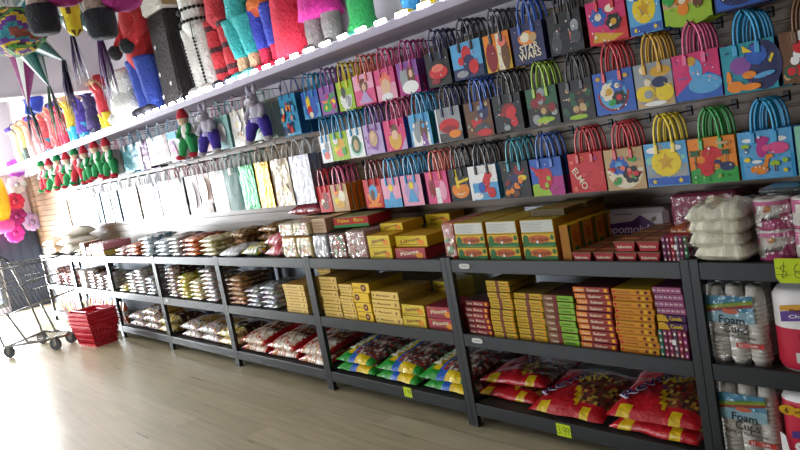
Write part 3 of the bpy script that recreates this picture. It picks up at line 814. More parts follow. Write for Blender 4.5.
# ---------------------------------------------------------------- candy boxes
def boxlook(b, w, h, st, seed):
    # printing on the front (y = 0) of a box w x h
    r = random.Random(seed)
    y = -.0006
    f = st['c']
    k = st['k']
    if k == 'bars':          # red bar with lettering and an orange square
        b.rect(w*.02, w*.32, h*.12, h*.88, y, C['orange'] if st.get('o') else shade(f, .8))
        b.text(st['t'][0], w*.2, h*.5, h*.6, y-.0003, C['cream'], fit=w*.22)
        b.text(st['t'][1], w*.58, h*.5, h*.6, y-.0003, C['cream'], fit=w*.36)
        b.rect(w*.86, w*.96, h*.18, h*.82, y, C['orange'])
        b.ell(w*.91, h*.5, w*.03, h*.2, y-.0003, C['yellow'], 8)
    elif k == 'choc':        # yellow with a brown band
        b.rect(w*.42, w*.56, 0, h, y, hx('7a3b22'))
        b.text(st['t'][0], w*.22, h*.5, h*.55, y, hx('8a4a22'), fit=w*.3)
        b.text(st['t'][1], w*.76, h*.5, h*.55, y, hx('8a4a22'), fit=w*.28)
        b.rect(w*.92, w*.97, h*.2, h*.8, y-.0003, C['orange'])
    elif k == 'duo':         # brown half, green half
        b.rect(0, w*.48, 0, h, y, hx('8a5a3c'))
        b.rect(w*.34, w*.48, 0, h, y-.0003, hx('7a2f22'))
        b.text(st['t'][0], w*.2, h*.5, h*.55, y-.0004, C['cream'], fit=w*.24)
        b.text(st['t'][1], w*.72, h*.5, h*.55, y-.0004, hx('3c5a1c'), fit=w*.32)
    elif k == 'gum':         # orange yellow with small fruit dots
        b.rect(0, w, 0, h*.16, y, hx('b86a12'))
        b.text(st['t'][0], w*.3, h*.55, h*.5, y, hx('9a5210'), fit=w*.36)
        for q in range(3):
            b.ell(w*(.68+.1*q), h*.55, w*.04, h*.28, y-.0002*q-.0003, (hx('7a2a10'), hx('e8c020'), hx('5a1a10'))[q], 8)
        b.ell(w*.06, h*.55, w*.04, h*.25, y, C['red'], 8)
    elif k == 'rolls':       # row of pink roll ends
        n = 6
        for q in range(n):
            b.rect(w*(q+.06)/n, w*(q+.94)/n, h*.14, h*.86, y, shade(jit(f, .05), .92))
            b.text(st['t'][0], w*(q+.5)/n, h*.5, h*.4, y-.0003, C['white'], fit=w*.7/n)
    elif k == 'script':      # purple with yellow lettering
        b.p = None
        b.rect(0, w*.24, 0, h, y, C['gold'])
        b.poly([(w*.2, y-.0003, 0), (w*.4, y-.0003, 0), (w*.28, y-.0003, h)], C['gold'])
        b.text(st['t'][0], w*.64, h*.5, h*.75, y-.0004, C['yellow'], fit=w*.42)
    elif k == 'mazapan':     # pale yellow card with a small rose and brown lettering
        b.ell(w*.86, h*.45, h*.2, h*.22, y, hx('7a4a20'), 10)
        b.ell(w*.86, h*.45, h*.1, h*.1, y-.0003, hx('d8a050'), 8)
        b.text(st['t'][0], w*.44, h*.5, h*.36, y, hx('8a5a1c'), fit=w*.5)
        b.ell(w*.08, h*.5, h*.14, h*.16, y, hx('8a6a30'), 8)
    elif k == 'oval':        # strong yellow with a dark brown oval
        b.ell(w*st.get('ox', .66), h*.5, w*.16, h*.36, y, hx('4a2412'), 14)
        b.ell(w*st.get('ox', .66), h*.5, w*.08, h*.16, y-.0003, hx('d88a30'), 10)
        b.text(st['t'][0], w*.26, h*.5, h*.3, y, hx('7a3a12'), fit=w*.34)
    elif k == 'burst':       # snack box with slanted lettering
        b.text(st['t'][0], w*.48, h*.6, h*.42, y-.0004, st.get('tc', C['red']), .12, fit=w*.62)
        b.rect(w*.08, w*.9, h*.12, h*.24, y, shade(f, .75))
        b.ell(w*.8, h*.38, w*.12, h*.26, y-.0002, C['orange'], 10)
        b.stroke([(w*.08, h*.92), (w*.9, h*.2)], h*.04, y-.0005, C['lime'])
    elif k == 'chile':       # green, yellow and orange tamarind box
        b.poly([(0, y, h*.38), (w, y, h*.38), (w, y, h), (0, y, h)], hx('d9b01e'))
        b.ell(w*.52, h*.6, w*.34, h*.3, y-.0003, hx('c8631c'), 14)
        b.text(st['t'][0], w*.55, h*.6, h*.4, y-.0006, hx('6a2a10'), .06, fit=w*.5)
        b.ell(w*.12, h*.5, w*.1, h*.42, y-.0005, hx('2a6a2a'), 10)
        b.ell(w*.92, h*.72, w*.06, h*.2, y-.0005, hx('2a6a2a'), 8)
        b.rect(w*.1, w*.9, h*.06, h*.12, y-.0004, hx('7aa04a'))
        b.rect(w*.44, w*.5, h*.3, h*.48, y-.0008, C['white'])
    elif k == 'label':       # white nutrition panel
        b.rect(w*.02, w*.98, h*.1, h*.94, y, hx('d2d4cc'))
        for q in range(6):
            b.rect(w*.08, w*(.6+.05*(q % 3)), h*(.2+.11*q), h*(.23+.11*q), y-.0003, hx('a4a8a0'))
    elif k == 'strip':
        b.rect(0, w*.16, 0, h, y, hx('2a5a2a'))
        b.rect(w*.9, w, 0, h, y, hx('7a4a18'))
        b.ell(w*.54, h*.62, w*.24, h*.2, y-.0002, hx('b8601a'), 12)
        b.ell(w*.54, h*.26, w*.2, h*.1, y-.0003, hx('3a6a2a'), 10)
    elif k == 'plainlines':
        for q in range(3):
            b.rect(w*.1, w*.9, h*(.25+.22*q), h*(.3+.22*q), y, shade(f, .7))
def make_box(w, d, h, st, seed, cat='candy box', nm='candy_box', mt='card'):
    b = MB()
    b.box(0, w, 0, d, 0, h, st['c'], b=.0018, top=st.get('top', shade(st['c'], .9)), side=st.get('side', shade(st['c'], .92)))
    boxlook(b, w, h, st, seed)
    # open flap line on the top
    b.poly([(w*.03, d*.04, h+.0004), (w*.97, d*.04, h+.0004), (w*.97, d*.06, h+.0004), (w*.03, d*.06, h+.0004)], shade(st['c'], .6))
    return b.build(nm, mt, None, data=True)
def place(me, nm, loc, label, cat, group=None, rz=0, rx=0):
    o = bpy.data.objects.new(nm, me)
    col.objects.link(o)
    o.location = loc
    o.rotation_euler = (rx, 0, rz)
    return tag(o, label, cat, group)
seedn = [100]
def stack(x, w, z, n, h, st, what, where, y=2.392, d=.2, cat='candy box', nm='candy_box', mt='card', jx=.004, lean=0):
    me = []
    for q in range(min(n, 3)):
        seedn[0] += 1
        me.append(make_box(w-.006, d, h-.0012, st, seedn[0], cat, nm, mt))
    for i in range(n):
        place(me[i % len(me)], nm, (x+.003+rnd.uniform(-jx, jx)+lean*i, y+rnd.uniform(0, .01), z+i*h+.0004),
              '%s %s, %s, %s' % (what, nm.replace('candy_', '').replace('_', ' '), layer(i, n), where), cat, what+' stacked '+where, rz=rnd.uniform(-.012, .012))
ZAm = 'second rack from right, middle shelf'
RED = dict(c=hx('a8323a'), k='bars', t=('Uva', 'Rica'), top=hx('4a1a20'))
YEL = dict(c=hx('d9b326'), k='choc', t=('Coco', 'Nuez'), top=hx('8a7030'))
GRN = dict(c=hx('8fc43a'), k='duo', t=('Cajeta', 'Limon'), top=hx('5a2a20'))
REO = dict(c=hx('a23a34'), k='bars', o=1, t=('Duro', 'Sabor'), top=hx('5a1a22'))
ORG = dict(c=hx('d98f1e'), k='gum', t=('Canela',), top=hx('c8a020'))
LIL = dict(c=hx('b0628c'), k='rolls', t=('Fr',), top=hx('6a2a48'))
PUR = dict(c=hx('4a2458'), k='script', t=('Canels',))
stack(-2.487, .16, ZM, 6, .0285, RED, 'red', 'left post, '+ZAm, d=.16)
stack(-2.318, .148, ZM, 10, .0278, YEL, 'yellow brown banded', 'second stack, '+ZAm, jx=.004)
stack(-2.165, .165, ZM, 8, .0279, YEL, 'yellow brown banded', 'third stack, '+ZAm, y=2.395)
stack(-1.995, .166, ZM, 8, .0279, GRN, 'brown and green', 'beside yellow stack, '+ZAm)
stack(-1.825, .18, ZM, 10, .0268, REO, 'red orange', 'right of green boxes, '+ZAm)
stack(-1.64, .178, ZM, 10, .0266, ORG, 'orange yellow', 'fifth stack, '+ZAm)
def rollpack(w, d, h, nx, nz, colrs, name, label, loc, cat='candy pack', top=hx('8a2038')):
    t = thing(name, label, cat, loc)
    b = MB(); b.box(0, w, .004, d, 0, h, hx('6a2038'), b=.002, top=top); b.build('tray', 'card', t)
    b = MB()
    for i in range(nx):
        for j in range(nz):
            cx, cz = w*(i+.5)/nx, h*(j+.5)/nz
            rx, rz = w/nx*.46, h/nz*.46
            c = jit(colrs[i % len(colrs)], .03)
            b.box(cx-rx, cx+rx, -.002, .006, cz-rz, cz+rz, c, b=.003)
            b.ell(cx, cz, rx*.5, rz*.4, -.0026, jit(C['lpink'], .05) if (i+j) % 2 else C['cream'], 8)
    b.build('rolls', 'print', t)
    b = MB(); b.rect(w*.48, w*.6, h*.5, h*.68, -.004, C['white']); b.build('price_sticker', 'card', t)
    return t
rollpack(.118, .22, .112, 6, 4, [hx('2f7a58'), hx('8a3a5c'), hx('94425e'), hx('7a6a78'), hx('9a3a50'), hx('8a3a68')], 'candy_roll_pack', 'clear pack of pink and green candy rolls under the purple boxes', (-1.455, 2.39, ZM+.0004))
stack(-1.455, .122, ZM+.1135, 2, .028, PUR, 'dark purple and gold', 'on roll pack, '+ZAm)
stack(-1.455, .122, ZM+.1135+.0565, 4, .0275, LIL, 'lilac', 'above purple boxes, '+ZAm)
ABm = 'third rack from right, middle shelf'
MAZ = dict(c=hx('e2c06a'), k='mazapan', t=('MAZAPAN',), top=hx('b88a30'))
MAZ2 = dict(c=hx('e6c462'), k='mazapan', t=('Mazapan',), top=hx('c89a30'))
OVL = dict(c=hx('eec21c'), k='oval', t=('De la',), top=hx('8a6a20'))
OVL2 = dict(c=hx('eec21c'), k='oval', t=('De la',), ox=.24)
YBX = dict(c=hx('e2c43a'), k='burst', t=('Ranchera',), tc=hx('8a2a1c'), top=hx('b8902a'))
RBX = dict(c=hx('b03a44'), k='burst', t=('Picante',), tc=C['cream'], top=hx('8a2030'))
stack(-4.185, .26, ZM, 5, .0395, MAZ, 'pale yellow', 'left of post, fourth rack from right, middle shelf', d=.22)
stack(-4.09, .16, ZM, 6, .0435, MAZ, 'tan', 'behind pale yellow stack, fourth rack from right, middle shelf', y=2.63, d=.18)
stack(-3.738, .195, ZM, 6, .0435, MAZ, 'pale yellow', 'left post, '+ABm, d=.3)
stack(-3.538, .14, ZM, 6, .0365, MAZ2, 'narrow pale yellow', 'second stack, '+ABm, d=.25)
stack(-3.392, .15, ZM, 2, .0575, OVL, 'bright yellow brown oval', 'lower half of stack, '+ABm, d=.2)
stack(-3.395, .155, ZM+.1152, 1, .058, OVL2, 'bright yellow brown oval', 'third in stack, '+ABm, d=.2)
stack(-3.392, .165, ZM+.1734, 1, .06, OVL, 'bright yellow brown oval', 'atop its stack, '+ABm, d=.26)
stack(-3.226, .245, ZM, 4, .047, MAZ2, 'wide pale yellow', 'right of bright stack, '+ABm, d=.25)
stack(-2.977, .19, ZM, 2, .0625, YBX, 'yellow red lettered', 'left of red boxes, '+ABm, d=.24)
stack(-2.78, .2, ZM, 2, .0625, RBX, 'red snack', 'beside right post, '+ABm, d=.2)
stack(-2.97, .18, ZM, 3, .0625, YBX, 'dim yellow', 'at the back, '+ABm, y=2.645, d=.15)

# ---------------------------------------------------------------- top shelf, second rack from the right
ZAt = 'top of second rack from right'
CHI = dict(c=hx('2f7038'), k='chile', t=('Pulpa',), top=hx('b89a2a'), side=hx('b8761c'))
LBL = dict(c=hx('c8a828'), k='label', top=hx('a8902c'), side=hx('b8861c'))
chis = []
for cx, wd, nmx in ((-2.462, .195, 'left'), (-2.255, .188, 'middle'), (-2.05, .185, 'right')):
    for dep in range(2):
        for lv in range(3):
            st = LBL if lv == 2 else CHI
            seedn[0] += 1
            b_ = make_box(wd-.006, .195, .0605, st, seedn[0])
            place(b_, 'candy_box', (cx, 2.395+dep*.2, ZT+.0004+lv*.0615), '%s tamarind candy box, %s column, %s row, %s, second rack from right' % (
                'white labelled' if lv == 2 else 'green and yellow', nmx, ('front', 'back')[dep], ('bottom layer', 'second layer', 'top layer')[lv]), 'candy box', 'tamarind candy boxes '+ZAt, rz=rnd.uniform(-.01, .01))
# orange striped sides
for q in range(4):
    me = make_box(.085, .045, .15, dict(c=hx('c8801a'), k='strip', top=hx('d9b01e')), 800+q)
    place(me, 'candy_packet', (-1.812, 2.41+q*.092, ZT+.0004), 'upright orange candy packet %s against the right side of the tamarind boxes' % ('nearest the shelf front', 'second from the shelf front', 'third from the shelf front', 'deepest on the shelf')[q], 'candy packet', 'upright orange packets '+ZAt, rz=PI/2)
# tall red and green clear pack at the left
t = thing('candy_pack', 'tall red and green wrapped candy pack left post, '+ZAt, 'candy pack', (-2.558+.004, 2.40, ZT+.0004))
b = MB()
b.box(0, .085, 0, .3, 0, .185, hx('9a3a24'), b=.006, top=hx('d0642a'), side=hx('7a3020'))
rq = random.Random(4)
for q in range(16):
    b.ell(rq.uniform(.015, .07), rq.uniform(.015, .17), rq.uniform(.005, .014), rq.uniform(.008, .014), -.0006-q*.00004, rq.choice([hx('2f7a3a'), hx('2a6a34'), hx('c83a24'), hx('d9a030'), hx('d8d8c0')]), 8)
b.build('pack_body', 'candy', t)
b = MB()
b.box(-.003, .088, -.003, .303, -.0, .19, b=.01); b.build('clear_wrap', 'film', t)
me = make_box(.2, .12, .02, dict(c=hx('9aa0a6'), k='plainlines', top=hx('b4b8bc')), 900, mt='foil')
place(me, 'silver_pack', (-2.2, 2.62, ZT+.186), 'flat silver pack lying on the back of the tamarind boxes', 'candy pack')
for q in range(2):
    me = make_box(.18, .13, .03, dict(c=hx('5a4a20'), k='plainlines', top=hx('7a6a2c')), 905+q)
    place(me, 'candy_box', (-1.97+q*.012-.06, 2.455+q*.15, ZT+.186), 'dim brown candy box on the right end of the tamarind boxes, %s' % ('near the front', 'near the wall')[q], 'candy box')
# blister trays
def make_tray(d):
    t = thing('candy_tray', '', 'candy tray')
    b = MB()
    w, h = .092, .036
    V = [(.01, 0, 0), (w-.01, 0, 0), (w-.01, d, 0), (.01, d, 0), (0, -.003, h), (w, -.003, h), (w, d+.003, h), (0, d+.003, h)]
    b.raw(V, [(0, 1, 5, 4), (1, 2, 6, 5), (2, 3, 7, 6), (3, 0, 4, 7), (3, 2, 1, 0), (4, 5, 6, 7)], [hx('b0343c'), hx('8a2a30'), hx('8a2a30'), hx('8a2a30'), hx('8a2a30'), hx('b0343c')], False)
    b.text('Rellerindos', w/2, h*.52, h*.42, -.0035, C['cream'], fit=w*.68)
    b.build('tray_body', 'print', t)
    b = MB()
    b.box(-.002, w+.002, -.006, d+.004, h, h+.005, hx('2f7a4a'), b=.0015, top=hx('8a4030'))
    for q in range(5):
        b.poly([(w*.08, d*(.1+.18*q), h+.0054), (w*.92, d*(.1+.18*q), h+.0054), (w*.92, d*(.15+.18*q), h+.0054), (w*.08, d*(.15+.18*q), h+.0054)], hx('4a8a4a') if q % 2 else hx('c0a060'))
    b.build('lid', 'print', t)
    return t
tr = make_tray(.36)
first = True
for tx, lv, lab in ((-1.795, 0, 'leftmost red candy tray with green lid'), (-1.694, 0, 'second red candy tray from the left'), (-1.628+.035, 0, 'lower red candy tray left of the lower one by the roll pack'),
                    (-1.593, 1, 'upper red candy tray on the left of the stacked four'), (-1.492-.001, 0, 'lower red candy tray beside the pink roll pack'), (-1.493, 1, 'upper red candy tray beside the pink roll pack')):
    lab = lab+' '+ZAt
    loc = (tx, 2.392+rnd.uniform(0, .008), ZT+.0004+lv*.0425)
    if first:
        tr.location = loc; tr['label'] = lab; tr['group'] = 'red candy trays '+ZAt; first = False
    else:
        dup(tr, loc, lab)
rollpack(.1, .2, .1, 6, 4, [hx('6a3a68'), hx('8a3a5c'), hx('b03a4a'), hx('8a8690'), hx('7a3a60'), hx('2a7a54')], 'candy_roll_pack', 'clear pack of pink grey and green candy rolls beside right post, '+ZAt, (-1.388, 2.39, ZT+.0004))
stack(-1.38, .09, ZT+.1008, 1, .02, dict(c=hx('a8502a'), k='bars', t=('Uva', 'Rica'), top=hx('b05a30')), 'red and gold', 'flat on roll pack, '+ZAt, y=2.43, d=.16)

# pillow shaped bags --------------------------------------------------------
def make_pillow(w, d, h, colf, seed, nu=16, nv=14, lump=.012, sq=3.2):
    b = MB()
    V, fs, cs = [], [], []
    r = random.Random(seed)
    def prof(t):
        return max(0.0, 1-abs(2*t-1)**sq)**.6
    for top in (1, 0):
        for j in range(nv+1):
            for i in range(nu+1):
                u, v = i/nu, j/nv
                p = prof(u)*prof(v)
                nz = noise.noise(Vector((u*5+seed*1.7, v*5, seed*.31)))*lump+noise.noise(Vector((u*12+seed, v*12, 3.1)))*lump*.5
                edge = .012*noise.noise(Vector((u*4, v*4, seed)))
                x = (u-.5)*w*(1-.05*prof(v)*abs(2*u-1))+edge*(1-prof(u))
                y = v*d+edge*(1-prof(v))
                mid = h*.36
                z = mid+(h-mid)*p+nz*p*1.0 if top else mid*(1-p)
                V.append((x, y, max(0, z)))
    off = (nu+1)*(nv+1)
    for top in (1, 0):
        for j in range(nv):
            for i in range(nu):
                a = j*(nu+1)+i+(0 if top else off)
                f = (a, a+1, a+nu+2, a+nu+1)
                fs.append(f if top else f[::-1])
                cs.append(colf((i+.5)/nu, (j+.5)/nv, top, r))
    b.raw(V, fs, cs, True)
    return b
def weld(me):
    import bmesh
    bm = bmesh.new(); bm.from_mesh(me)
    bmesh.ops.remove_doubles(bm, verts=bm.verts, dist=1e-5)
    bm.to_mesh(me); bm.free()
    return me
def surf_text(b, t, w, d, h, u, v, size, c, rot, fit=None):
    # lettering lying on the upper face of a bag (x-y plane)
    V, fs = glyphs(t)
    xs = [p[0] for p in V]
    m_ = (min(xs)+max(xs))/2
    k = fit/((max(xs)-min(xs))*size) if fit else 1
    V2 = []
    for p in V:
        a, q = (p[0]-m_)*size*k, (p[1]-.35)*size
        X, Y = (u-.5)*w+a*math.cos(rot)-q*math.sin(rot), v*d+a*math.sin(rot)+q*math.cos(rot)
        uu_, vv_ = X/w+.5, Y/d
        pr = max(0, 1-abs(2*uu_-1)**3.2)**.6*max(0, 1-abs(2*vv_-1)**3.2)**.6
        V2.append((X, Y, h*.36+h*.64*pr+.009+.0012*(size < .09)))
    b.raw(V2, fs, c, False)
def c_rev(u, v, top, r):       # red bag: lettering panel, thin yellow stripes, window of candy
    if v < .15:
        return hx('dcb81e') if (.1 < u < .26 or .7 < u < .8) else hx('c01f2a')
    k = u+.35*v
    if v > .22 and .68 < k:
        if v > .85: return hx('a01c26')
        return r.choice([hx('5a3a2a'), hx('8a2a2a'), hx('b87a30'), hx('4a3034'), hx('6a4a30'), hx('7a4a30'), hx('9a3a2a'), hx('c8a850')])
    if .62 < k < .68:
        return hx('d8b01c') if v < .5 else hx('6a2a50')
    return hx('b81f2a')
def c_grn(u, v, top, r):       # green bag with yellow, blue ring and window
    if v < .14 or not top:
        return hx('2f9a3a') if u < .4 else (hx('2a62c0') if u < .55 else (hx('e8c820') if u < .85 else hx('2f9a3a')))
    if u < .18:
        return hx('2f9a3a')
    if u < .36:
        return hx('e8c41c')
    if u < .44:
        return hx('2a62c0')
    return r.choice([hx('7a5a5a'), hx('8a3a34'), hx('a8887a'), hx('b03a2c'), hx('5a4a50'), hx('d8c8b8')])
def c_redw(u, v, top, r):      # red ended bag of white candies
    if u < .16 or u > .93:
        return hx('c4262c')
    if v < .45:
        return r.choice([hx('e8ddd0'), hx('d8c0a0'), hx('ece4dc'), hx('c08850'), hx('b84a3a'), hx('e0d4c8')])
    if u < .4:
        return r.choice([hx('9a3030'), hx('c8a84a'), hx('6a3028')])
    return r.choice([hx('8a5a3a'), hx('6a4434'), hx('b08a5a'), hx('9a2f2c'), hx('5a3a30')])
def mk2(a, bc, cc, fr=.5):     # generic two tone wrapper: light crimped front, printed back
    def f(u, v, top, r):
        q = r.random()
        if v < .28:
            return jit2(r, a, .08) if q < .56 else jit2(r, bc if q < .8 else cc, .08)
        if q < .12:
            return jit2(r, a, .1)
        return jit2(r, bc if u+.2*r.random() < fr+.1 else cc, .05)
    return f
def jit2(r, c, a):
    return tuple(max(0, min(1, x+r.uniform(-a, a))) for x in c)
PB = {}
def bagmesh(key, w, d, h, colf, n=3, texts=(), lump=.012):
    L = []
    for q in range(n):
        seedn[0] += 1
        b = make_pillow(w, d, h, colf, seedn[0], 26 if w > .3 else 16, 20 if w > .3 else 14, lump=lump)
        for (t, u, v, s_, c, rot, fit) in texts:
            surf_text(b, t, w, d, h, u, v, s_, c, rot, fit)
        L.append(weld(b.build('candy_bag', 'candy', None, data=True)) if not texts else b.build('candy_bag', 'candy', None, data=True))
    PB[key] = L
def bagstack(key, x, z, n, pitch, what, where, y=2.395, tilt=.0, jx=.012, group=None):
    for i in range(n):
        me = PB[key][i % len(PB[key])]
        place(me, 'candy_bag', (x+rnd.uniform(-jx, jx), y+rnd.uniform(0, .015), z+.001+i*pitch), '%s, %s, %s' % (what, layer(i, n), where), 'candy bag', what+' '+where, rz=rnd.uniform(-.05, .05), rx=tilt)
revt = [('Revol', .27, .52, .1, hx('d8d0e0'), .95, .235), ('Revol', .272, .52, .085, hx('3a1a50'), .95, .22), ('MIX', .56, .72, .1, hx('e8c820'), .5, .14)]
bagmesh('rev', .4, .36, .068, c_rev, 3, revt)
bagmesh('revp', .4, .36, .064, c_rev, 2)
ZAb = 'second rack from right, bottom shelf'
bagstack('revp', -2.37, ZB, 1, .06, 'dark red candy bag', 'left post, '+ZAb, y=2.44)
bagstack('rev', -2.02+.045, ZB, 1, .06, 'lettered red candy bag', 'in the middle, '+ZAb, tilt=.2)
place(PB['revp'][1], 'candy_bag', (-2.33, 2.47, ZB+.072), 'dark red candy bag resting on the one left post, '+ZAb, 'candy bag', rz=.1)
bagstack('revp', -1.555, ZB, 1, .06, 'red and yellow candy bag', 'underneath, right end, '+ZAb, y=2.388, tilt=.12)
place(PB['rev'][1], 'candy_bag', (-1.545, 2.39, ZB+.058), 'red lettered candy bag on top, right end, '+ZAb, 'candy bag', rz=.03, rx=.2)
bagmesh('grn', .38, .38, .066, c_grn, 3, [('MIX', .27, .45, .1, hx('f8f0d0'), 1.4, .17)])
ABb = 'third rack from right, bottom shelf'
for nm, x in (('left', -3.55), ('middle', -3.14), ('right', -2.745)):
    bagstack('grn', x, ZB, 2, .056, 'green, yellow and blue candy bag', ''+nm+' stack, '+ABb, tilt=.14)
bagmesh('rdw', .38, .38, .07, c_redw, 3)
BCb = 'fourth rack from right, bottom shelf'
for nm, x in (('left', -4.80), ('middle', -4.40), ('right', -4.0)):
    bagstack('rdw', x, ZB, 2, .056, 'red ended bag of white candies', ''+nm+' stack, '+BCb, tilt=.14)
# smaller bags farther left
wht, slv = hx('d6cdc6'), hx('c4c4c8')
bagmesh('wred', .2, .28, .042, mk2(wht, hx('8a3a2a'), hx('5a3a30')))
bagmesh('tan', .24, .3, .042, mk2(hx('c8a078'), hx('a86a30'), hx('7a5a3a')))
bagmesh('silv', .2, .28, .04, mk2(slv, hx('a8a8ac'), hx('8a8a90')))
bagmesh('ylw', .2, .28, .042, mk2(hx('e8dc9a'), hx('b8b020'), hx('c0a830')))
bagmesh('ywt', .2, .28, .042, mk2(hx('f0e8d0'), hx('d8c860'), hx('c89a50')))
bagmesh('wht', .2, .28, .042, mk2(wht, hx('c8c0c0'), hx('98908c')))
bagmesh('pur', .36, .36, .085, mk2(wht, hx('5a3048'), hx('c89a50'), .3))
bagmesh('yel2', .36, .36, .085, mk2(hx('ecdca0'), hx('c8962a'), hx('5a3a30'), .4))
bagmesh('mult', .26, .26, .05, lambda u, v, top, r: r.choice([hx('d87a90'), hx('8a4a70'), hx('e8d0c0'), hx('c86a3a'), hx('f0ecea')]))
def U(i): return 'of '+('', 'second', 'third', 'fourth', 'fifth', 'sixth', 'seventh', 'farthest')[i]+(' rack from right' if i < 7 else ' rack')
bagstack('tan', -4.90, ZM, 6, .036, 'tan brown candy bag', 'left post, middle shelf '+U(3))
bagstack('silv', -4.66, ZM, 4, .034, 'silver candy bag', 'right of the tan stack middle shelf '+U(3))
bagstack('silv', -4.42, ZM, 5, .034, 'silver candy bag', 'left of the yellow boxes middle shelf '+U(3))
bagstack('wred', -6.1, ZM, 8, .034, 'white rust candy bag', 'left post, middle shelf '+U(4))
bagstack('ylw', -5.86, ZM, 6, .034, 'olive yellow candy bag', 'in the middle of the middle shelf '+U(4))
bagstack('ywt', -5.62, ZM, 5, .034, 'cream yellow candy bag', 'third stack, middle shelf '+U(4))
bagstack('wht', -5.36, ZM, 8, .034, 'white candy bag', 'leaning near the right post middle shelf '+U(4))
bagstack('pur', -5.98+.06, ZB, 2, .07, 'white and purple candy bag', 'at the left bottom shelf '+U(4))
bagstack('pur', -5.56, ZB, 2, .07, 'white and purple candy bag', 'in the middle of the bottom shelf '+U(4))
bagstack('yel2', -5.21, ZB, 2, .07, 'yellow and white candy bag', 'at the right bottom shelf '+U(4))
bagstack('ylw', -7.35, ZM, 2, .034, 'small yellow candy bag', 'beside the left post middle shelf '+U(5))
bagstack('wht', -7.1, ZM, 6, .034, 'white candy bag', 'second from the left middle shelf '+U(5))
bagstack('wht', -6.86, ZM, 7, .034, 'white candy bag', 'third from the left middle shelf '+U(5))
bagstack('silv', -6.6, ZM, 5, .034, 'silvery candy bag', 'near the right post middle shelf '+U(5))
bagstack('pur', -7.2, ZB, 2, .07, 'purple and white candy bag', 'at the left bottom shelf '+U(5))
bagstack('pur', -6.82, ZB, 3, .07, 'purple and white candy bag', 'in the middle of the bottom shelf '+U(5))
bagstack('yel2', -6.46, ZB, 2, .07, 'yellow and white candy bag', 'at the right bottom shelf '+U(5))
stack(-8.68, .2, ZM, 6, .034, dict(c=hx('ece8e4'), k='plainlines', top=hx('c8c0ba')), 'white', 'beside the left post middle shelf '+U(6), d=.25)
bagstack('wred', -8.3, ZM, 6, .034, 'white and red candy bag', 'in the middle of the middle shelf '+U(6))
bagstack('wred', -8.05, ZM, 5, .034, 'white brown candy bag', 'third stack, middle shelf '+U(6))
bagstack('wht', -7.75, ZM, 5, .034, 'pale candy bag', 'near the right post middle shelf '+U(6))
bagstack('mult', -9.7, ZM, 5, .04, 'pinkish mixed candy bag', 'at the left middle shelf '+U(7))
bagstack('mult', -9.38, ZM, 4, .04, 'pinkish mixed candy bag', 'in the middle of the middle shelf '+U(7))
bagstack('mult', -9.06, ZM, 4, .04, 'pinkish mixed candy bag', 'at the right middle shelf '+U(7))
# upright colourful packets on the lowest shelf, far left
cols = ['e8c83a', '8a4a78', 'e0703a', 'e8e4e0', 'c84a5a', '6a3a60', 'd8a030', 'f0e0c0']
for ui, xa in ((7, -9.95), (6, -8.70)):
    for q in range(13):
        c = hx(cols[(q*3+ui) % 8])
        b = MB()
        wd = .085
        V, n = [], 6
        for j in range(9):
            v = j/8
            tck = .03*max(.06, math.sin(PI*v))**.6
            for i in range(n+1):
                u = i/n
                V.append((u*wd, -tck*max(.0, math.sin(PI*u))**.6, v*.23))
        nn = len(V)
        for j in range(9):
            v = j/8
            tck = .03*max(.06, math.sin(PI*v))**.6
            for i in range(n+1):
                u = i/n
                V.append((u*wd, tck*max(.0, math.sin(PI*u))**.6+.001, v*.23))
        fs, cs = [], []
        for j in range(8):
            for i in range(n):
                a = j*(n+1)+i
                cc = c if j not in (3, 4) else shade(c, .6) if q % 2 else C['white']
                fs.append((a, a+1, a+n+2, a+n+1)); cs.append(cc)
                fs.append((nn+a+n+1, nn+a+n+2, nn+a+1, nn+a)); cs.append(c)
        b.raw(V, fs, cs, True)
        place(b.build('candy_packet', 'candy', None, data=True), 'candy_packet', (xa+q*.092, 2.45, ZB+.001), 'upright candy packet, %s from the left post bottom shelf %s' % (ORD[q].replace('', '') if 0 < q < 12 else ('nearest one' if q == 0 else 'thirteenth'), U(ui)), 'candy packet', 'upright packets bottom shelf '+U(ui))

# ---------------------------------------------------------------- top shelf, third rack from the right and on to the left
def clearpack(x, w, d, h, c1, c2s, label, y=2.395, z=ZT, n=26, seed=1, rz=0, top=None):
    t = thing('candy_pack', label, 'candy pack', (x, y, z+.0004), rz)
    b = MB()
    b.box(0, w, 0, d, 0, h, c1, b=.008, top=top or shade(c1, .9))
    r = random.Random(seed)
    for q in range(n):
        rx, rz_ = r.uniform(.006, .02), r.uniform(.006, .016)
        b.ell(r.uniform(rx+.004, w-rx-.004), r.uniform(rz_+.004, h-rz_-.004), rx, rz_, -.0006-q*.00004, r.choice(c2s), 7, 0)
    b.build('pack_body', 'candy', t)
    b = MB(); b.box(-.004, w+.004, -.004, d+.004, 0, h+.005, b=.012); b.build('clear_wrap', 'film', t)
    return t
ABt = 'top of third rack from right'
BCt = 'top of fourth rack from right'
H_ = lambda *a: [hx(q) for q in a]
clearpack(-3.555-.155, .15, .2, .148, hx('a8a8b0'), H_('f4f4f6', 'b0b0b8', '8a8a94', 'f8f8f8', '9a9aa2'), 'white and silver foil candy pack '+ABt, seed=2)
clearpack(-3.535, .165, .25, .15, hx('7a4a3c'), H_('3a7a4a', 'a83a34', 'b8a898', '2f6a3c', '9a4a38'), 'green and red clear wrapped candy pack '+ABt, seed=3)
clearpack(-3.36, .185, .25, .165, hx('a07a70'), H_('a84a40', 'b89888', '8a3a34', 'c8b8ac', '8a5a50', '5a7a48'), 'brownish pink clear wrapped candy pack '+ABt, seed=4)
YB3 = dict(c=hx('e4c41e'), k='burst', t=('Takis',), tc=hx('8a2a1c'), top=hx('c8a020'), side=hx('d0a81c'))
YB3 = dict(YB3, t=('Japones',))
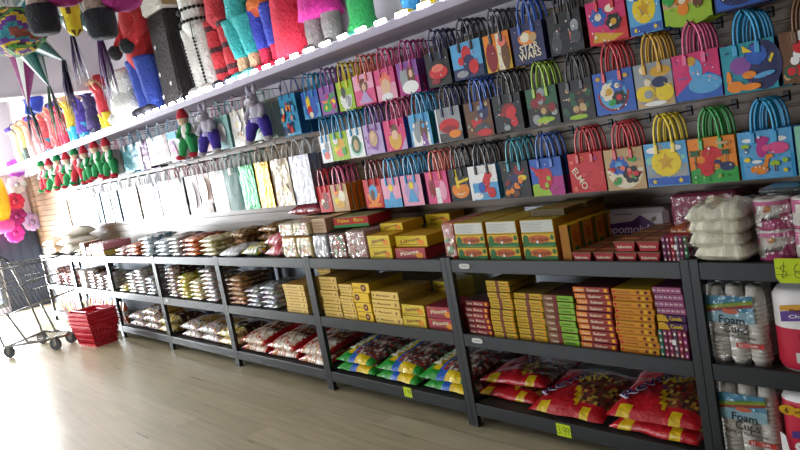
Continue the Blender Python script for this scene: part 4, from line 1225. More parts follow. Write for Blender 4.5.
stack(-3.165, .2, ZT, 2, .068, YB3, 'bright yellow', 'right of the pink clear pack '+ABt, d=.25)
stack(-2.945, .24, ZT, 1, .062, dict(RBX, top=hx('c86a34')), 'red', 'at the front beside the right post '+ABt, d=.28, y=2.395)
stack(-2.955, .26, ZT+.064, 1, .06, dict(YB3, t=('Limon',)), 'bright yellow', 'lying on the red box '+ABt, d=.2, y=2.42)
stack(-3.17, .2, ZT+.1372, 1, .045, YB3, 'yellow', 'flat on the bright yellow boxes '+ABt, d=.16, y=2.5)
stack(-3.0, .2, ZT, 3, .062, YB3, 'yellow', 'at the back near the wall '+ABt, d=.12, y=2.7)
# long flat red and green box on top
t = thing('candy_box', 'long flat red and green box across the clear packs '+ABt, 'candy box', (-3.56, 2.47, ZT+.172), .12)
b = MB()
b.box(0, .3, 0, .2, 0, .062, hx('c22c2c'), b=.003, top=hx('8a9a70'))
b.rect(.0, .3, .001, .018, -.0006, hx('3a8a44'))
b.text('Pelon', .09, .042, .03, -.0008, C['yellow'], fit=.1); b.text('Rico', .22, .042, .03, -.0008, C['yellow'], fit=.08)
b.build('box_body', 'card', t)
# packs either side of the post at the left of the third rack
GY = H_('d0c4a0', '4a7a4a', 'c89a48', 'a85a40', 'd8d0b8', '5a7a4a')
clearpack(-3.90, .165, .25, .138, hx('c0a870'), GY, 'cream green candy pack in front of the post, lower right one of four '+BCt, seed=5, top=hx('d8a040'))
clearpack(-4.075, .165, .25, .138, hx('c0a870'), GY, 'cream green candy pack, lower left one of four beside the pink bag '+BCt, seed=6, top=hx('d8a040'))
clearpack(-3.905, .165, .2, .085, hx('d8c8a0'), GY, 'cream candy pack, upper right one of four '+BCt, z=ZT+.145, seed=7)
clearpack(-4.08, .165, .2, .085, hx('d8c8a0'), GY, 'cream candy pack, upper left one of four '+BCt, z=ZT+.145, seed=8)
stack(-3.73, .15, ZT+.155, 1, .09, dict(c=hx('b89a78'), k='plainlines', top=hx('c8b08a')), 'brown cardboard', 'on the white and silver pack '+ABt, d=.2, y=2.42)
bagmesh('pinkw', .2, .3, .085, lambda u, v, top, r: r.choice([hx('d85a70'), hx('e88a98'), hx('f0d8d8'), hx('c83a50'), hx('e87a88')]), 2)
bagmesh('clearw', .26, .3, .075, lambda u, v, top, r: r.choice([hx('d8d8dc'), hx('c8c8ce'), hx('b8b8c0'), hx('f0f0f2')]), 2)
bagmesh('ygr', .24, .3, .085, lambda u, v, top, r: r.choice([hx('f0ecd8'), hx('3a8a4a'), hx('e0c830'), hx('f4f0e8'), hx('5a7a3a'), hx('e8e4d0')]), 2)
bagmesh('maroon', .42, .25, .09, lambda u, v, top, r: jit2(r, hx('8a2438'), .04), 1)
bagmesh('brn', .3, .28, .07, lambda u, v, top, r: r.choice([hx('7a5a3a'), hx('a8784a'), hx('c8a87a'), hx('5a4030')]), 2)
bagmesh('orb', .3, .34, .05, mk2(hx('d8804a'), hx('a84a20'), hx('8a3a20')))
bagmesh('pop', .24, .3, .046, lambda u, v, top, r: r.choice([hx('e8e0b8'), hx('c8b878'), hx('f0ecd8'), hx('a89a58')]), 3)
bagmesh('blw', .24, .3, .046, lambda u, v, top, r: r.choice([hx('e8ecee'), hx('f4f4f4'), hx('4a7a94'), hx('dce4e8')]), 3)
bagstack('clearw', -4.82, ZT, 1, .06, 'clear bag of white sweets', 'right of the left post '+BCt, y=2.36)
bagstack('ygr', -4.54, ZT, 1, .06, 'green, white and yellow candy bag', 'left of the pink bag '+BCt)
bagstack('pinkw', -4.24, ZT, 2, .07, 'pink and white candy bag', 'left of the cream packs '+BCt)
bagstack('brn', -4.72, ZT, 3, .06, 'brown candy bag', 'at the back near the wall '+BCt, y=2.55+.1)
place(PB['maroon'][0], 'candy_bag', (-4.1, 2.62, ZT+.235), 'long maroon bag lying behind the upper cream packs '+BCt, 'candy bag')
stack(-4.2, .5, ZT, 3, .077, dict(c=hx('a8885c'), k='plainlines'), 'brown', 'at the back beneath the maroon bag '+BCt, y=2.66, d=.15)
CDt = 'top of fifth rack from right'
bagstack('pop', -5.23, ZT, 4, .036, 'cream popcorn bag', 'near the right post '+CDt)
bagstack('orb', -5.56, ZT, 4, .038, 'orange brown candy bag', 'in the middle '+CDt)
bagstack('wht', -5.86, ZT, 5, .034, 'white candy bag', 'left of the orange brown stack '+CDt)
bagstack('blw', -6.14, ZT, 4, .036, 'white and blue candy bag', 'beside the left post '+CDt)
bagstack('brn', -5.06, ZT, 3, .05, 'brown snack bag', 'at the back of the right end '+CDt, y=2.56)
DEt = 'top of sixth rack from right'
bagstack('blw', -6.5, ZT, 5, .036, 'blue and white candy bag', 'near the right post '+DEt)
bagstack('orb', -6.85, ZT, 3, .038, 'coral candy bag', 'in the middle '+DEt)
bagstack('mult', -7.2, ZT, 2, .04, 'mixed pink candy bag', 'beside the left post '+DEt)
EFt = 'top of seventh rack from right'
clearpack(-8.05, .42, .3, .075, hx('d88a94'), H_('e8a0a8', 'c86a78', 'f0c8cc'), 'flat pink tray pack '+EFt, seed=11, z=ZT+.06)
stack(-8.05, .42, ZT, 1, .06, dict(c=hx('d8c060'), k='plainlines'), 'pale yellow', 'under the pink tray pack '+EFt, d=.3)
stack(-8.4, .16, ZT, 3, .05, dict(c=hx('8a5a48'), k='plainlines', top=hx('c8a090')), 'dark brown', 'left of the pink tray pack '+EFt, d=.2)
stack(-8.22, .14, ZT, 2, .05, dict(c=hx('8a5a48'), k='plainlines', top=hx('c8a090')), 'brown', 'next to the dark brown boxes '+EFt, d=.2)
bagstack('ywt', -8.6, ZT, 2, .036, 'cream candy bag', 'beside the left post '+EFt)
FGt = 'top of farthest rack'
bagmesh('bigw', .5, .36, .12, lambda u, v, top, r: jit2(r, hx('ece6dc'), .03), 2)
bagmesh('bigb', .5, .36, .12, lambda u, v, top, r: r.choice([hx('c8a888'), hx('b89878'), hx('d8c0a0')]), 1)
bagstack('bigw', -9.1, ZT, 3, .1, 'big white bag', 'at the right '+FGt)
bagstack('bigb', -9.72, ZT, 2, .1, 'big brown bag', 'at the left '+FGt)

# napkin pack and maroon pack by the wall
t = thing('napkin_pack', 'white plastic napkin pack with a purple banner leaning on the wall '+ZAt, 'napkin pack', (-1.9, 2.72, ZT+.0004))
b = MB(); w_, h_ = .36, .15
V, fs, cs = [], [], []
b.box(0, w_, 0, .09, 0, h_, hx('b8aeb4'), b=.02, top=hx('a89ea4'))
b.poly([(.06, -.0006, .03), (.3, -.0006, .03), (.31, -.0006, .08), (.24, -.0006, .125), (.2, -.0006, .1), (.05, -.0006, .085)], hx('4a2a60'))
b.text('hpomoiy!', .17, .065, .05, -.001, hx('c8b8d0'), 0, fit=.2, shear=.2)
for q, (ex, ez) in enumerate(((.04, .085), (.3, .105), (.32, .06))):
    b.ell(ex, ez, .016, .009, -.0008-q*.0002, hx('5a5a48'), 8, .6)
b.rect(.11, .2, .128, .134, -.0008, hx('7a7078'))
b.build('wrapped_pack', 'print', t)
t = thing('tablecloth_pack', 'plain maroon pink plastic pack standing behind the cotton bags', 'tablecloth pack', (-1.485, 2.66, ZT+.0004), .02)
b = MB(); b.box(0, .265, 0, .1, 0, .21, hx('94405c'), b=.012, top=hx('7a3048'))
b.box(.225, .235, -.002, .102, .01, .205, hx('8a3a54'), b=.001)
b.build('pack_body', 'print', t)
b = MB(); b.box(-.004, .27, -.005, .105, 0, .216, b=.014); b.build('clear_wrap', 'film', t)

# cotton bags
def c_cot(u, v, top, r): return (.9, .9, .8)
for q, (ht, zz) in enumerate(((.055, 0), (.055, .046), (.055, .092), (.05, .135))):
    t = thing('cotton_bag', 'white cotton bag, %s of the four beside the toilet paper' % layer(q, 4), 'cotton bag', (-1.165+rnd.uniform(-.008, .008), 2.352, ZT+.012+zz), rnd.uniform(-.06, .06), 'cotton bags '+'on top of the rightmost rack')
    b = make_pillow(.2, .2, ht+.012, c_cot, 300+q, 18, 14, lump=.022, sq=6); b.build('cotton', 'cotton', t)
    b = make_pillow(.225, .225, ht+.02, c_cot, 310+q, 14, 12, lump=.026, sq=6); b.build('clear_wrap', 'film', t, (0, -.008, -.003))
# toilet paper
def tp_roll(b, x, y, z, r_, h):
    def cf(i, k):
        a = 2*PI*(k+.5)/20
        zc = i
        # swoosh of pink at top-left and bottom-right
        s_ = math.sin(a)
        t_ = (k-15)/5.0
        if i <= 0 or i >= 8: return hx('f0ece8')
        if i <= (4 if t_ > .3 else 3 if t_ > -.3 else 1): return hx('c04a80')
        if i >= (5 if t_ < -.4 else 7): return hx('d878a4')
        return hx('e6e2da')
    b.lathe([(r_*.9, 0), (r_, .004), (r_, h*.15), (r_, h*.3), (r_, h*.42), (r_, h*.55), (r_, h*.7), (r_, h*.82), (r_, h-.004), (r_*.9, h), (r_*.3, h), (r_*.3, h-.03)], 20, hx('f0ece8'), (x, y, z), cf)
def tp_pack(x, nx, label):
    t = thing('toilet_paper_pack', label, 'toilet paper', (x, 2.40, ZT+.0004), 0, 'toilet paper packs')
    r_, h = .06, .106
    for j in range(2):
        for i in range(nx):
            for k in range(2):
                b = MB()
                tp_roll(b, r_+i*.121, r_+k*.121, j*h, r_, h-.001)
                if k == 0:
                    for q in range(2):
                        a0 = -PI/2
                    cx = r_+i*.121
                    b.text('Adele', cx+.006, j*h+.046, .022, -.0028, hx('3a3a34'), .25, fit=.062, shear=.4)
                    b.ell(cx+.004, j*h+.078, .012, .01, -.0016, hx('c88a4a'), 10); b.ell(cx-.002, j*h+.07, .008, .006, -.002, hx('b86a40'), 8)
                b.build('roll', 'tissue', t)
    b = MB(); b.box(-.006, nx*.121+.005, -.006, .248, 0, 2*h+.012, b=.03); b.build('clear_wrap', 'film', t)
    b = MB(); b.box(.02, nx*.121-.02, .05, .19, 2*h+.014, 2*h+.03, hx('3a4448'), b=.007); b.build('carry_strip', 'candy', t)
    return t
tp_pack(-1.068, 3, 'pink and white toilet paper pack beside the cotton bags')
tp_pack(-.685, 3, 'pink and white toilet paper pack nearer the right end of the rack')

# foam cup packs
def cup_pack(label, loc, grp):
    t = thing('foam_cup_pack', label, 'foam cups', loc, 0, grp)
    r_, n, hp = .034, 3, .29
    for i in range(n):
        for k in range(2):
            b = MB()
            prof = [(r_*.78, 0)]
            z = 0
            for q in range(14):
                z0 = q*.0155+.02
                prof += [(r_*.86, z0), (r_*.99, z0+.004), (r_*.99, z0+.011)]
            prof += [(r_*.9, .245), (r_*.78, hp-.004), (r_*.7, hp)]
            b.lathe(prof, 16, hx('dcd8d0'), (r_+i*.0695, r_+k*.074, 0)); b.build('cup_stack', 'foam', t)
    w_ = n*.0695
    b = MB()
    y = -.0045
    def strip(x0, x1, z0, z1, c, dy=0, sl=0, n_=8):
        for q in range(n_):
            u0, u1 = x0+(x1-x0)*q/n_, x0+(x1-x0)*(q+1)/n_
            b.poly([(u0, y-dy, z0+sl*(u0-x0)), (u1, y-dy, z0+sl*(u1-x0)), (u1, y-dy, z1+sl*(u1-x0)), (u0, y-dy, z1+sl*(u0-x0))], c)
    x0, x1 = .004, w_*.86
    strip(x0, x1, .2, .258, hx('3f86a8'))
    strip(x0, x1, .16, .2, hx('8ab4c4'))
    strip(x0, x1, .205, .217, hx('8a9a2c'), .0004, .14)
    strip(x0, x1, .196, .206, hx('9a3a2a'), .0006, .14)
    strip(x0, x1, .217, .222, hx('4a8a4a'), .0007, .14)
    b.ell(.1, .202, .03, .009, y-.001, hx('d06a4a'), 12)
    b.text('Foam', .1, .172, .042, y-.001, hx('26282c'), -.06)
    b.text('Cups', .108, .14, .042, y-.001, hx('26282c'), -.06)
    b.text('Vasos de Poliestireno', .1, .112, .017, y-.001, hx('3a3a3c'), -.06, fit=.15)
    b.rect(.105, .2, .072, .09, y-.001, hx('c83a34'))
    b.text('51', .12, .081, .016, y-.0016, C['white']); b.text('CUPS', .165, .081, .012, y-.0016, C['white'])
    b.text('8 oz', .03, .09, .01, y-.001, hx('4a4a4c'))
    b.build('label', 'print', t)
    b = MB(); b.box(-.006, w_+.004, -.006, .156, 0, hp+.004, b=.02); b.build('clear_wrap', 'film', t)
    return t
cup_pack('foam cup pack on the middle shelf beside the post, left of the upper paper towel pack', (-1.262, 2.39, ZM+.0004), 'foam cup packs on the rightmost rack')
cup_pack('foam cup pack on the bottom shelf, left of the red paper towel pack', (-1.262, 2.39, ZB+.0004), 'foam cup packs on the rightmost rack')
cup_pack('rear foam cup pack on the middle shelf behind the front one', (-1.255, 2.57, ZM+.0004), 'foam cup packs on the rightmost rack')
cup_pack('rear foam cup pack on the bottom shelf behind the front one', (-1.255, 2.57, ZB+.0004), 'foam cup packs on the rightmost rack')
# paper towel packs
def towel(label, loc, flip, w_=.30):
    t = thing('paper_towel_pack', label, 'paper towels', loc, 0, 'paper towel packs on the rightmost rack')
    h, r_ = .285, .062
    b = MB()
    red, wh = hx('c42a42'), hx('eceaea')
    # rounded-front pack: superellipse outline with printing by height
    n = 40
    zs = [0, .01, .03, .06, .1, .15, .155, .2, .235, .262, .276, .285]
    V, fs, cs = [], [], []
    for z in zs:
        k = 1-.1*max(0, (abs(z-h/2)/(h/2))-.86)/.14
        for q in range(n):
            a = 2*PI*q/n
            ca, sa = math.cos(a), math.sin(a)
            V.append((w_/2+k*w_/2*math.copysign(abs(ca)**.55, ca), .13+k*.13*math.copysign(abs(sa)**.55, sa), z))
    for i in range(len(zs)-1):
        for q in range(n):
            fs.append((i*n+q, i*n+(q+1) % n, (i+1)*n+(q+1) % n, (i+1)*n+q))
            zc = (zs[i]+zs[i+1])/2
            if flip:
                c = wh if (zc < .015) else (red if zc < .153 else wh)
            else:
                c = wh if zc > .268 else red
            cs.append(c)
    fs.append(tuple(range(n-1, -1, -1))); cs.append(wh)
    fs.append(tuple((len(zs)-1)*n+q for q in range(n))); cs.append(wh)
    b.raw(V, fs, cs, True)
    y = -.004
    if flip:
        b.poly([(.05, y, .215), (.27, y, .235), (.27, y, .2), (.05, y, .18)], hx('6a4a9a'))
        b.poly([(.05, y-.0004, .235), (.27, y-.0004, .255), (.27, y-.0004, .237), (.05, y-.0004, .217)], hx('e0a83a'))
        b.text('Paper Towels', .16, .226, .018, y-.0008, hx('7a3a2a'), .09, fit=.16)
        b.text('Choose A Size', .16, .206, .016, y-.0008, C['white'], .09, fit=.17)
        b.poly([(.1, y, .1), (.29, y, .1), (.29, y, .19), (.13, y, .185), (.12, y, .15), (.095, y, .14)], hx('b01f38'))
        b.text('Scott', .22, .145, .075, y-.001, C['white'], 0)
        b.rect(.085, .17, .04, .075, y-.0006, hx('d8d8d4'))
        for q in range(12):
            b.rect(.11+q*.0046, .112+q*.0046, .045, .07, y-.001, hx('3a3a3c'))
    else:
        b.ell(.045, .235, .028, .018, y-.0004, C['gold'], 14); b.ell(.08, .23, .024, .017, y-.0006, C['gold'], 14)
        b.text('6', .042, .234, .026, y-.001, hx('1c1c1c')); b.text('=9', .078, .23, .022, y-.001, hx('1c1c1c'))
        b.poly([(.05, y, .16), (.27, y, .185), (.27, y, .16), (.05, y, .135)], hx('5a3a8a'))
        b.text('Choose-A-Size', .16, .158, .016, y-.0005, C['white'], .1, fit=.17)
        b.text('Scott', .155, .09, .095, y-.001, C['white'], 0, fit=.2)
        b.poly([(.012, y+.004, .0), (.05, y, .0), (.028, y, .14), (.01, y+.004, .15)], wh)
    b.build('printed_wrap', 'print', t)
    return t
towel('white topped red paper towel pack on the middle shelf under the price card', (-1.045, 2.385, ZM+.0004), True)
towel('all red paper towel pack on the bottom shelf', (-1.05, 2.375, ZB+.0004), False)
towel('white topped red paper towel pack on the middle shelf farther right', (-.715, 2.39, ZM+.0004), True)
towel('all red paper towel pack on the bottom shelf farther right', (-.71, 2.38, ZB+.0004), False)

# price cards and shelf tags
def card(x, z, w_, h_, strokes, label, c='c8e01c', rot=0, y=DF-.0012, cut=True):
    t = thing('price_card', label, 'price card', (x, y, z))
    b = MB()
    q = .012 if cut else 0
    P = [(q, 0), (w_, 0), (w_, h_), (0, h_), (0, q*1.5)]
    b.poly([(p[0], 0, p[1]) for p in P], hx(c)); b.poly([(p[0], .0008, p[1]) for p in P[::-1]], hx(c))
    for i in range(len(P)):
        a, d = P[i], P[(i+1) % len(P)]
        b.poly([(a[0], 0, a[1]), (a[0], .0008, a[1]), (d[0], .0008, d[1]), (d[0], 0, d[1])], hx(c))
    o = b.build('card', 'card', t)
    b = MB()
    for s_ in strokes:
        b.stroke([(p[0]*w_, p[1]*h_) for p in s_], .0016 if w_ > .08 else .0022, -.0006, hx('22261c'))
    b.build('handwriting', 'card', t)
    t.rotation_euler = (0, rot, 0)
    return t
def arc(cx, cy, rx, ry, a0, a1, n=10):
    return [(cx+rx*math.cos(R(a0+(a1-a0)*i/n)), cy+ry*math.sin(R(a0+(a1-a0)*i/n))) for i in range(n+1)]
nine = lambda cx: [arc(cx, .62, .06, .16, 0, 360), [(cx+.06, .62), (cx+.04, .2)]]
three = lambda cx: [arc(cx-.02, .66, .06, .14, 150, -90), arc(cx-.02, .34, .07, .17, 90, -150)]
card(-.985, .797, .15, .082, [arc(.17, .6, .05, .12, 30, 270, 8)+arc(.17, .36, .06, .12, 90, -150, 8), [(.2, .85), (.14, .2)], [(.02, .62), (.12, .6)], [(.02, .35), (.3, .33)],
     arc(.46, .36, .07, .14, 0, 360)+arc(.55, .5, .16, .34, 180, 120, 5)]+[[(.72, .75), (.82, .75), (.74, .2)]]+nine(.92), 'large yellow green price card reading 6 dollars on the beam of the rightmost rack')
card(-2.0, .062, .076, .058, three(.2)+[[(.36, .2), (.37, .24)]]+[[(q[0]*1.5+(-.0), q[1]) for q in s_] for s_ in nine(.37)]+[[(q[0]*1.5-.0, q[1]) for q in s_] for s_ in nine(.53)], 'yellow price card reading 3.99 on the bottom beam of the second rack', cut=False)
card(-3.04, .078, .066, .056, [[(.22, .8), (.22, .2)], [(.36, .2), (.37, .24)]]+[[(q[0]*1.4, q[1]) for q in s_] for s_ in nine(.4)]+[[(q[0]*1.4, q[1]) for q in s_] for s_ in nine(.58)], 'small yellow price card reading 1.99 on the bottom beam of the third rack', cut=False)
def stag(x, z, label, w_=.07):
    b = MB()
    n = 20
    rx, rz = w_/2, .0125
    P = []
    for i in range(n):
        a = 2*PI*i/n
        P.append((x+math.copysign(abs(math.cos(a))**.5, math.cos(a))*rx, z+math.copysign(abs(math.sin(a))**.7, math.sin(a))*rz))
    b.poly([(p[0], DF-.0016, p[1]) for p in P], hx('d8d4d0'))
    for i in range(n):
        a, d = P[i], P[(i+1) % n]
        b.poly([(a[0], DF-.0016, a[1]), (a[0], DF+.001, a[1]), (d[0], DF+.001, d[1]), (d[0], DF-.0016, d[1])], hx('c0bcb8'))
    for q in range(5):
        b.rect(x-.02+q*.009, x-.016+q*.009, z-.004, z+.004, DF-.002, hx('8a8680'))
    tag(b.build('shelf_tag', 'card'), label, 'shelf tag')
stag(-2.40, .832, 'white oval shelf tag on the top beam of the second rack')
stag(-2.40, .462, 'white oval shelf tag on the middle beam of the second rack')
stag(-6.15, .468, 'white shelf tag on the middle beam of the fifth rack from the right', .06)

# ---------------------------------------------------------------- high shelf with the light strip
SY, SZ = 2.50, 2.078
t = thing('display_shelf', 'long white high shelf above the bags carrying the pinatas', 'shelf', (-6.0, SY, SZ))
b = MB(); b.box(-6, 8, 0, WY-SY-.001, -.04, -.012, b=.002); b.build('shelf_board', 'fascia', t)
b = MB(); b.box(-6, 8, -.022, 0, -.05, -.004, b=.004); b.build('fascia', 'fascia', t)
t = thing('led_strip', 'bright white LED strip along the front edge of the high shelf', 'light strip', (-6.0, SY-.012, SZ-.004))
b = MB(); b.box(-6, 5.5, -.006, .008, 0, .004, (.9, .9, .92)); b.build('strip_backing', 'white', t)
b = MB(); b.box(-.042, .042, -.013, .002, .0042, .022, (1, 1, 1), b=.004)
me = b.build('diode', 'led', None, data=True)
for q in range(68):
    o = bpy.data.objects.new('diode', me); col.objects.link(o); o.parent = t
    o.location = (-5.9+q*.165, 0, 0)

# ---------------------------------------------------------------- pinatas
def leg_mb(x, y, z0, z1, r0, r1, c, bands=None, lean=0, jitr=.006):
    b = MB()
    n, m_ = 14, 12
    V, fs, cs = [], [], []
    for j in range(m_+1):
        v = j/m_
        r_ = r0+(r1-r0)*v
        for k in range(n):
            a = 2*PI*k/n
            q = r_+noise.noise(Vector((a*1.3, v*9, x*7)))*jitr
            V.append((x+lean*v+math.cos(a)*q, y+math.sin(a)*q, z0+(z1-z0)*v))
    for j in range(m_):
        for k in range(n):
            fs.append((j*n+k, j*n+(k+1) % n, (j+1)*n+(k+1) % n, (j+1)*n+k))
            cs.append(bands if bands and j % 4 == 2 else c)
    fs += [tuple(range(n-1, -1, -1)), tuple(m_*n+k for k in range(n))]
    cs += [c, c]
    b.raw(V, fs, cs, True)
    return b
def doll(x, label, leg, shoe, torso, s=1.0, bands=None, skirt=None, arm=None, glove=None, skin='d8b08c', lo=None, y=2.67, rz=0, hair='4a2c1c', lift=0, gap=.085, r0=.045, r1=.075, beads=False, legh=.36, belt=None):
    t = thing('pinata', label, 'pinata', (x, y, SZ-.012+.0005+lift), rz, 'paper pinatas on the high shelf')
    lc, sh, tc = hx(leg), hx(shoe), hx(torso)
    lh = legh*s
    for sx in (-1, 1):
        if lo:       # bare or booted lower leg
            leg_mb(sx*gap*s, 0, .05*s, lh*.42, r0*s*.9, r0*s*.95, hx(lo)).build('lower_leg', 'crepe', t)
            leg_mb(sx*gap*s, 0, lh*.4, lh, r0*s*1.15, r1*s, lc, bands and hx(bands), 0).build('leg', 'crepe', t)
        else:
            leg_mb(sx*gap*s, 0, .04*s, lh, r0*s, r1*s, lc, bands and hx(bands)).build('leg', 'crepe', t)
        b = MB(); b.ball((sx*gap*s, -.03*s, .038*s), .05*s, .085*s, .038*s, sh, 12, 8, .08); b.build('shoe', 'crepe', t)
        b = MB()
        ac = hx(arm or torso)
        b.tube([(sx*.08*s, 0, lh+.3*s), (sx*(.15 if glove else .085)*s, -.02*s, lh+(.18 if glove else .36)*s), (sx*(.11 if glove else .085)*s, -.092*s, lh+(.08 if glove else .46)*s)], [.045*s, .042*s, .036*s], 10, ac)
        b.build('arm', 'crepe', t)
        b = MB(); b.ball((sx*(.1 if glove else .085)*s, -.12*s, lh+(.06 if glove else .5)*s), .045*s, .045*s, .045*s, hx(glove or skin), 10, 8, .1); b.build('hand', 'crepe', t)
    b = MB()
    if skirt:
        b.lathe([(.08*s, lh*skirt), (.165*s, lh*skirt+.005), (.15*s, lh*.8), (.13*s, lh+.08*s), (.11*s, lh+.16*s)], 18, tc, (0, 0, 0), sy=.75)
        b.lathe([(.11*s, lh+.14*s), (.15*s, lh+.26*s), (.13*s, lh+.34*s), (.05*s, lh+.37*s)], 18, shade(tc, .9), (0, 0, 0), sy=.7)
    else:
        b.lathe([(.08*s, lh-.06*s), (.118*s, lh), (.108*s, lh+.1*s), (.116*s, lh+.24*s), (.1*s, lh+.33*s), (.05*s, lh+.37*s)], 18, tc, (0, 0, 0), sy=.72)
    b.build('torso', 'crepe', t)
    if belt:
        b = MB(); b.lathe([(.121*s, lh-.015*s), (.127*s, lh), (.125*s, lh+.035*s), (.114*s, lh+.05*s)], 18, hx(belt), (0, 0, 0), sy=.74); b.build('belt', 'crepe', t)
    b = MB(); b.ball((0, 0, lh+.48*s), .1*s, .1*s, .12*s, hx(skin), 14, 10, .05); b.build('head', 'crepe', t)
    b = MB(); b.ball((0, .02*s, lh+.51*s), .108*s, .105*s, .115*s, hx(hair), 14, 10, .12); b.build('hair', 'crepe', t)
    if beads:
        b = MB()
        for sx in (-1, 1):
            for q in range(14):
                b.ball((sx*(gap*s+.012), -(r0+.004+(r1-r0)*(q/14))*s, (.07+.29*q/14)*s), .011*s, .008*s, .008*s, (.05, .05, .06), 6, 4)
        for q in range(12):
            a = PI+PI*q/11
            for zz in (.03, .1):
                b.ball((math.cos(a)*.122*s, math.sin(a)*.092*s, lh+zz*s), .015*s, .01*s, .011*s, (.05, .05, .06), 6, 4)
        for sx in (-1, 1):
            b.tube([(sx*(gap*s+.012), -(r0+.004+(r1-r0)*(q/14))*s, (.07+.29*q/14)*s) for q in range(15)]+[(sx*.1*s, -.092*s, lh+.03*s)], .004, 5, (.05, .05, .06))
        for zz in (.03, .1):
            b.tube([(math.cos(PI+PI*q/11)*.122*s, math.sin(PI+PI*q/11)*.092*s, lh+zz*s) for q in range(12)], .004, 5, (.05, .05, .06))
        b.tube([(0, -.092*s, lh+.03*s), (0, -.092*s, lh+.1*s)], .004, 5, (.05, .05, .06))
        b.build('bead_trim', 'crepe', t)
    return t
doll(-2.70, 'yellow and blue pinata with round yellow feet at the right end of the shelf', '3a8ac0', 'e8c820', 'd83a90', 1.0, y=2.68, lift=0)
# green bell shaped pinata
t = thing('pinata', 'fuzzy green column pinata with a flared foot', 'pinata', (-3.18, 2.67, SZ-.0115), 0, 'paper pinatas on the high shelf')
b = MB(); b.lathe([(.11, 0), (.12, .03), (.1, .06), (.075, .12), (.08, .3), (.085, .5), (.06, .62)], 18, hx('2a9a50'), (0, 0, 0)); b.build('column', 'crepe', t)
b = MB(); b.lathe([(.113, .0), (.135, .012), (.12, .04), (.1, .055)], 18, hx('1c7a6a'), (0, 0, 0)); b.build('flared_foot', 'crepe', t)
doll(-3.56, 'pinata with a hot pink skirt and thick grey legs', '8a8684', '7a7674', 'd8309a', 1.05, r0=.058, r1=.06, gap=.085, skirt=.62, legh=.34)
doll(-3.88, 'pinata in a long red dress', 'c82a40', 'c8203c', 'cc2440', 1.0, skirt=.12, legh=.42)
doll(-4.16, 'pinata with blue trousers, red boots and an orange belt', '3a4ab8', 'd02a48', 'c8502a', 1.05, lo='cc2a4c', belt='d87030', gap=.07, y=2.66, legh=.42)
doll(-4.43, 'pinata with baggy teal trousers and teal shoes', '3ab0b0', '58c0c4', '3ab0b0', 1.08, lo='d8b08c', r1=.1, gap=.075, y=2.64, legh=.4)
doll(-4.74, 'red pinata with dark stripes and dark boots', 'c8323c', '34343e', 'c8323c', 1.15, bands='4a2028', r0=.06, r1=.08, gap=.08, y=2.66, legh=.44)
doll(-5.08, 'white pinata with black beaded trim', 'e8e6e0', 'e6e4de', 'e8e6e0', 1.25, beads=True, r0=.055, r1=.08, gap=.068, y=2.64, legh=.42)
# large dark fringed pinata with stars
t = thing('pinata', 'big dark brown fringed column pinata with white stars', 'pinata', (-5.66, 2.70, SZ-.0115), 0, 'paper pinatas on the high shelf')
b = MB(); b.box(-.17, .17, -.12, .12, 0, .78, hx('241b1b'), b=.02); b.build('column', 'crepe', t)
b = MB()
for q, (sx, sz) in enumerate(((-.12, .3), (-.14, .12), (.05, .2), (-.1, .52))):
    P = [(sx+(.026 if k % 2 == 0 else .011)*math.cos(PI/2+k*PI/5), sz+(.026 if k % 2 == 0 else .011)*math.sin(PI/2+k*PI/5)) for k in range(10)]
    for k in range(10):
        b.poly([(sx, -.124, sz), (P[k][0], -.124, P[k][1]), (P[(k+1) % 10][0], -.124, P[(k+1) % 10][1])], (.92, .92, .9))
b.build('stars', 'card', t)
b = MB(); b.box(-.19, .19, -.14, .14, .78, .98, hx('e8e4da'), b=.02, side=hx('c8a878')); b.build('top_box', 'crepe', t)
doll(-6.16, 'pinata in a red jacket with dark gloves and blue trousers', '3a52b0', '54505a', 'd03438', 1.42, r0=.05, r1=.085, gap=.065, y=2.62, glove='2a2c30', legh=.36)
# white fluffy pinata
t = thing('pinata', 'white fluffy rounded pinata next to the blue trousered one', 'pinata', (-6.62, 2.60, SZ-.0115), 0, 'paper pinatas on the high shelf')
b = MB()
b.ball((0, 0, .18), .25, .15, .18, hx('eceae4'), 18, 12, .2); b.build('body', 'crepe', t)
b = MB(); b.ball((.08, -.02, .38), .15, .12, .14, hx('f0eee8'), 16, 10, .2); b.build('head', 'crepe', t)
b = MB(); b.ball((-.16, -.06, .08), .1, .1, .08, hx('eceae4'), 12, 8, .2); b.build('paw', 'crepe', t)
for q, (lg, sh, to, sk, lab) in enumerate((
    ('e8c83a', 'e8d060', 'd8404c', None, 'coral red pinata with yellow trousers'), ('2a2c44', '3a3a50', '3a2c60', .5, 'dark navy caped pinata'),
    ('4aa0cc', 'e0c83c', '54409a', .5, 'purple caped pinata with sky blue legs'), ('38a8c8', '48b8d0', 'e0c040', None, 'yellow pinata with aqua legs'),
    ('d84058', '5a7aa0', 'd83a50', None, 'crimson pinata with slate blue feet'), ('e06868', '4a8aa0', 'e07070', None, 'coral pinata with teal feet'),
    ('3a8aa0', '2a6a80', 'd85a60', .4, 'pink red pinata with petrol legs'), ('e8a0a0', '4a9a6a', 'e88888', None, 'pale pink pinata with green shoes'),
    ('f0b0a8', '4a9a6a', 'f0a090', None, 'salmon pinata with green shoes'), ('5a6a60', '3a4a44', 'e8d890', None, 'pale yellow pinata with dark legs'),
    ('e8d8a0', 'c8a060', 'f0e0b0', None, 'cream pinata at the far end'))):
    doll(-7.42-.36*q, lab, lg, sh, to, .62, y=2.64, skirt=sk, hair=('c83040', '2a2030', '4a3a80', 'e0c040')[q % 4], skin=('d8b08c', '54409a', 'e0b090')[q % 3])

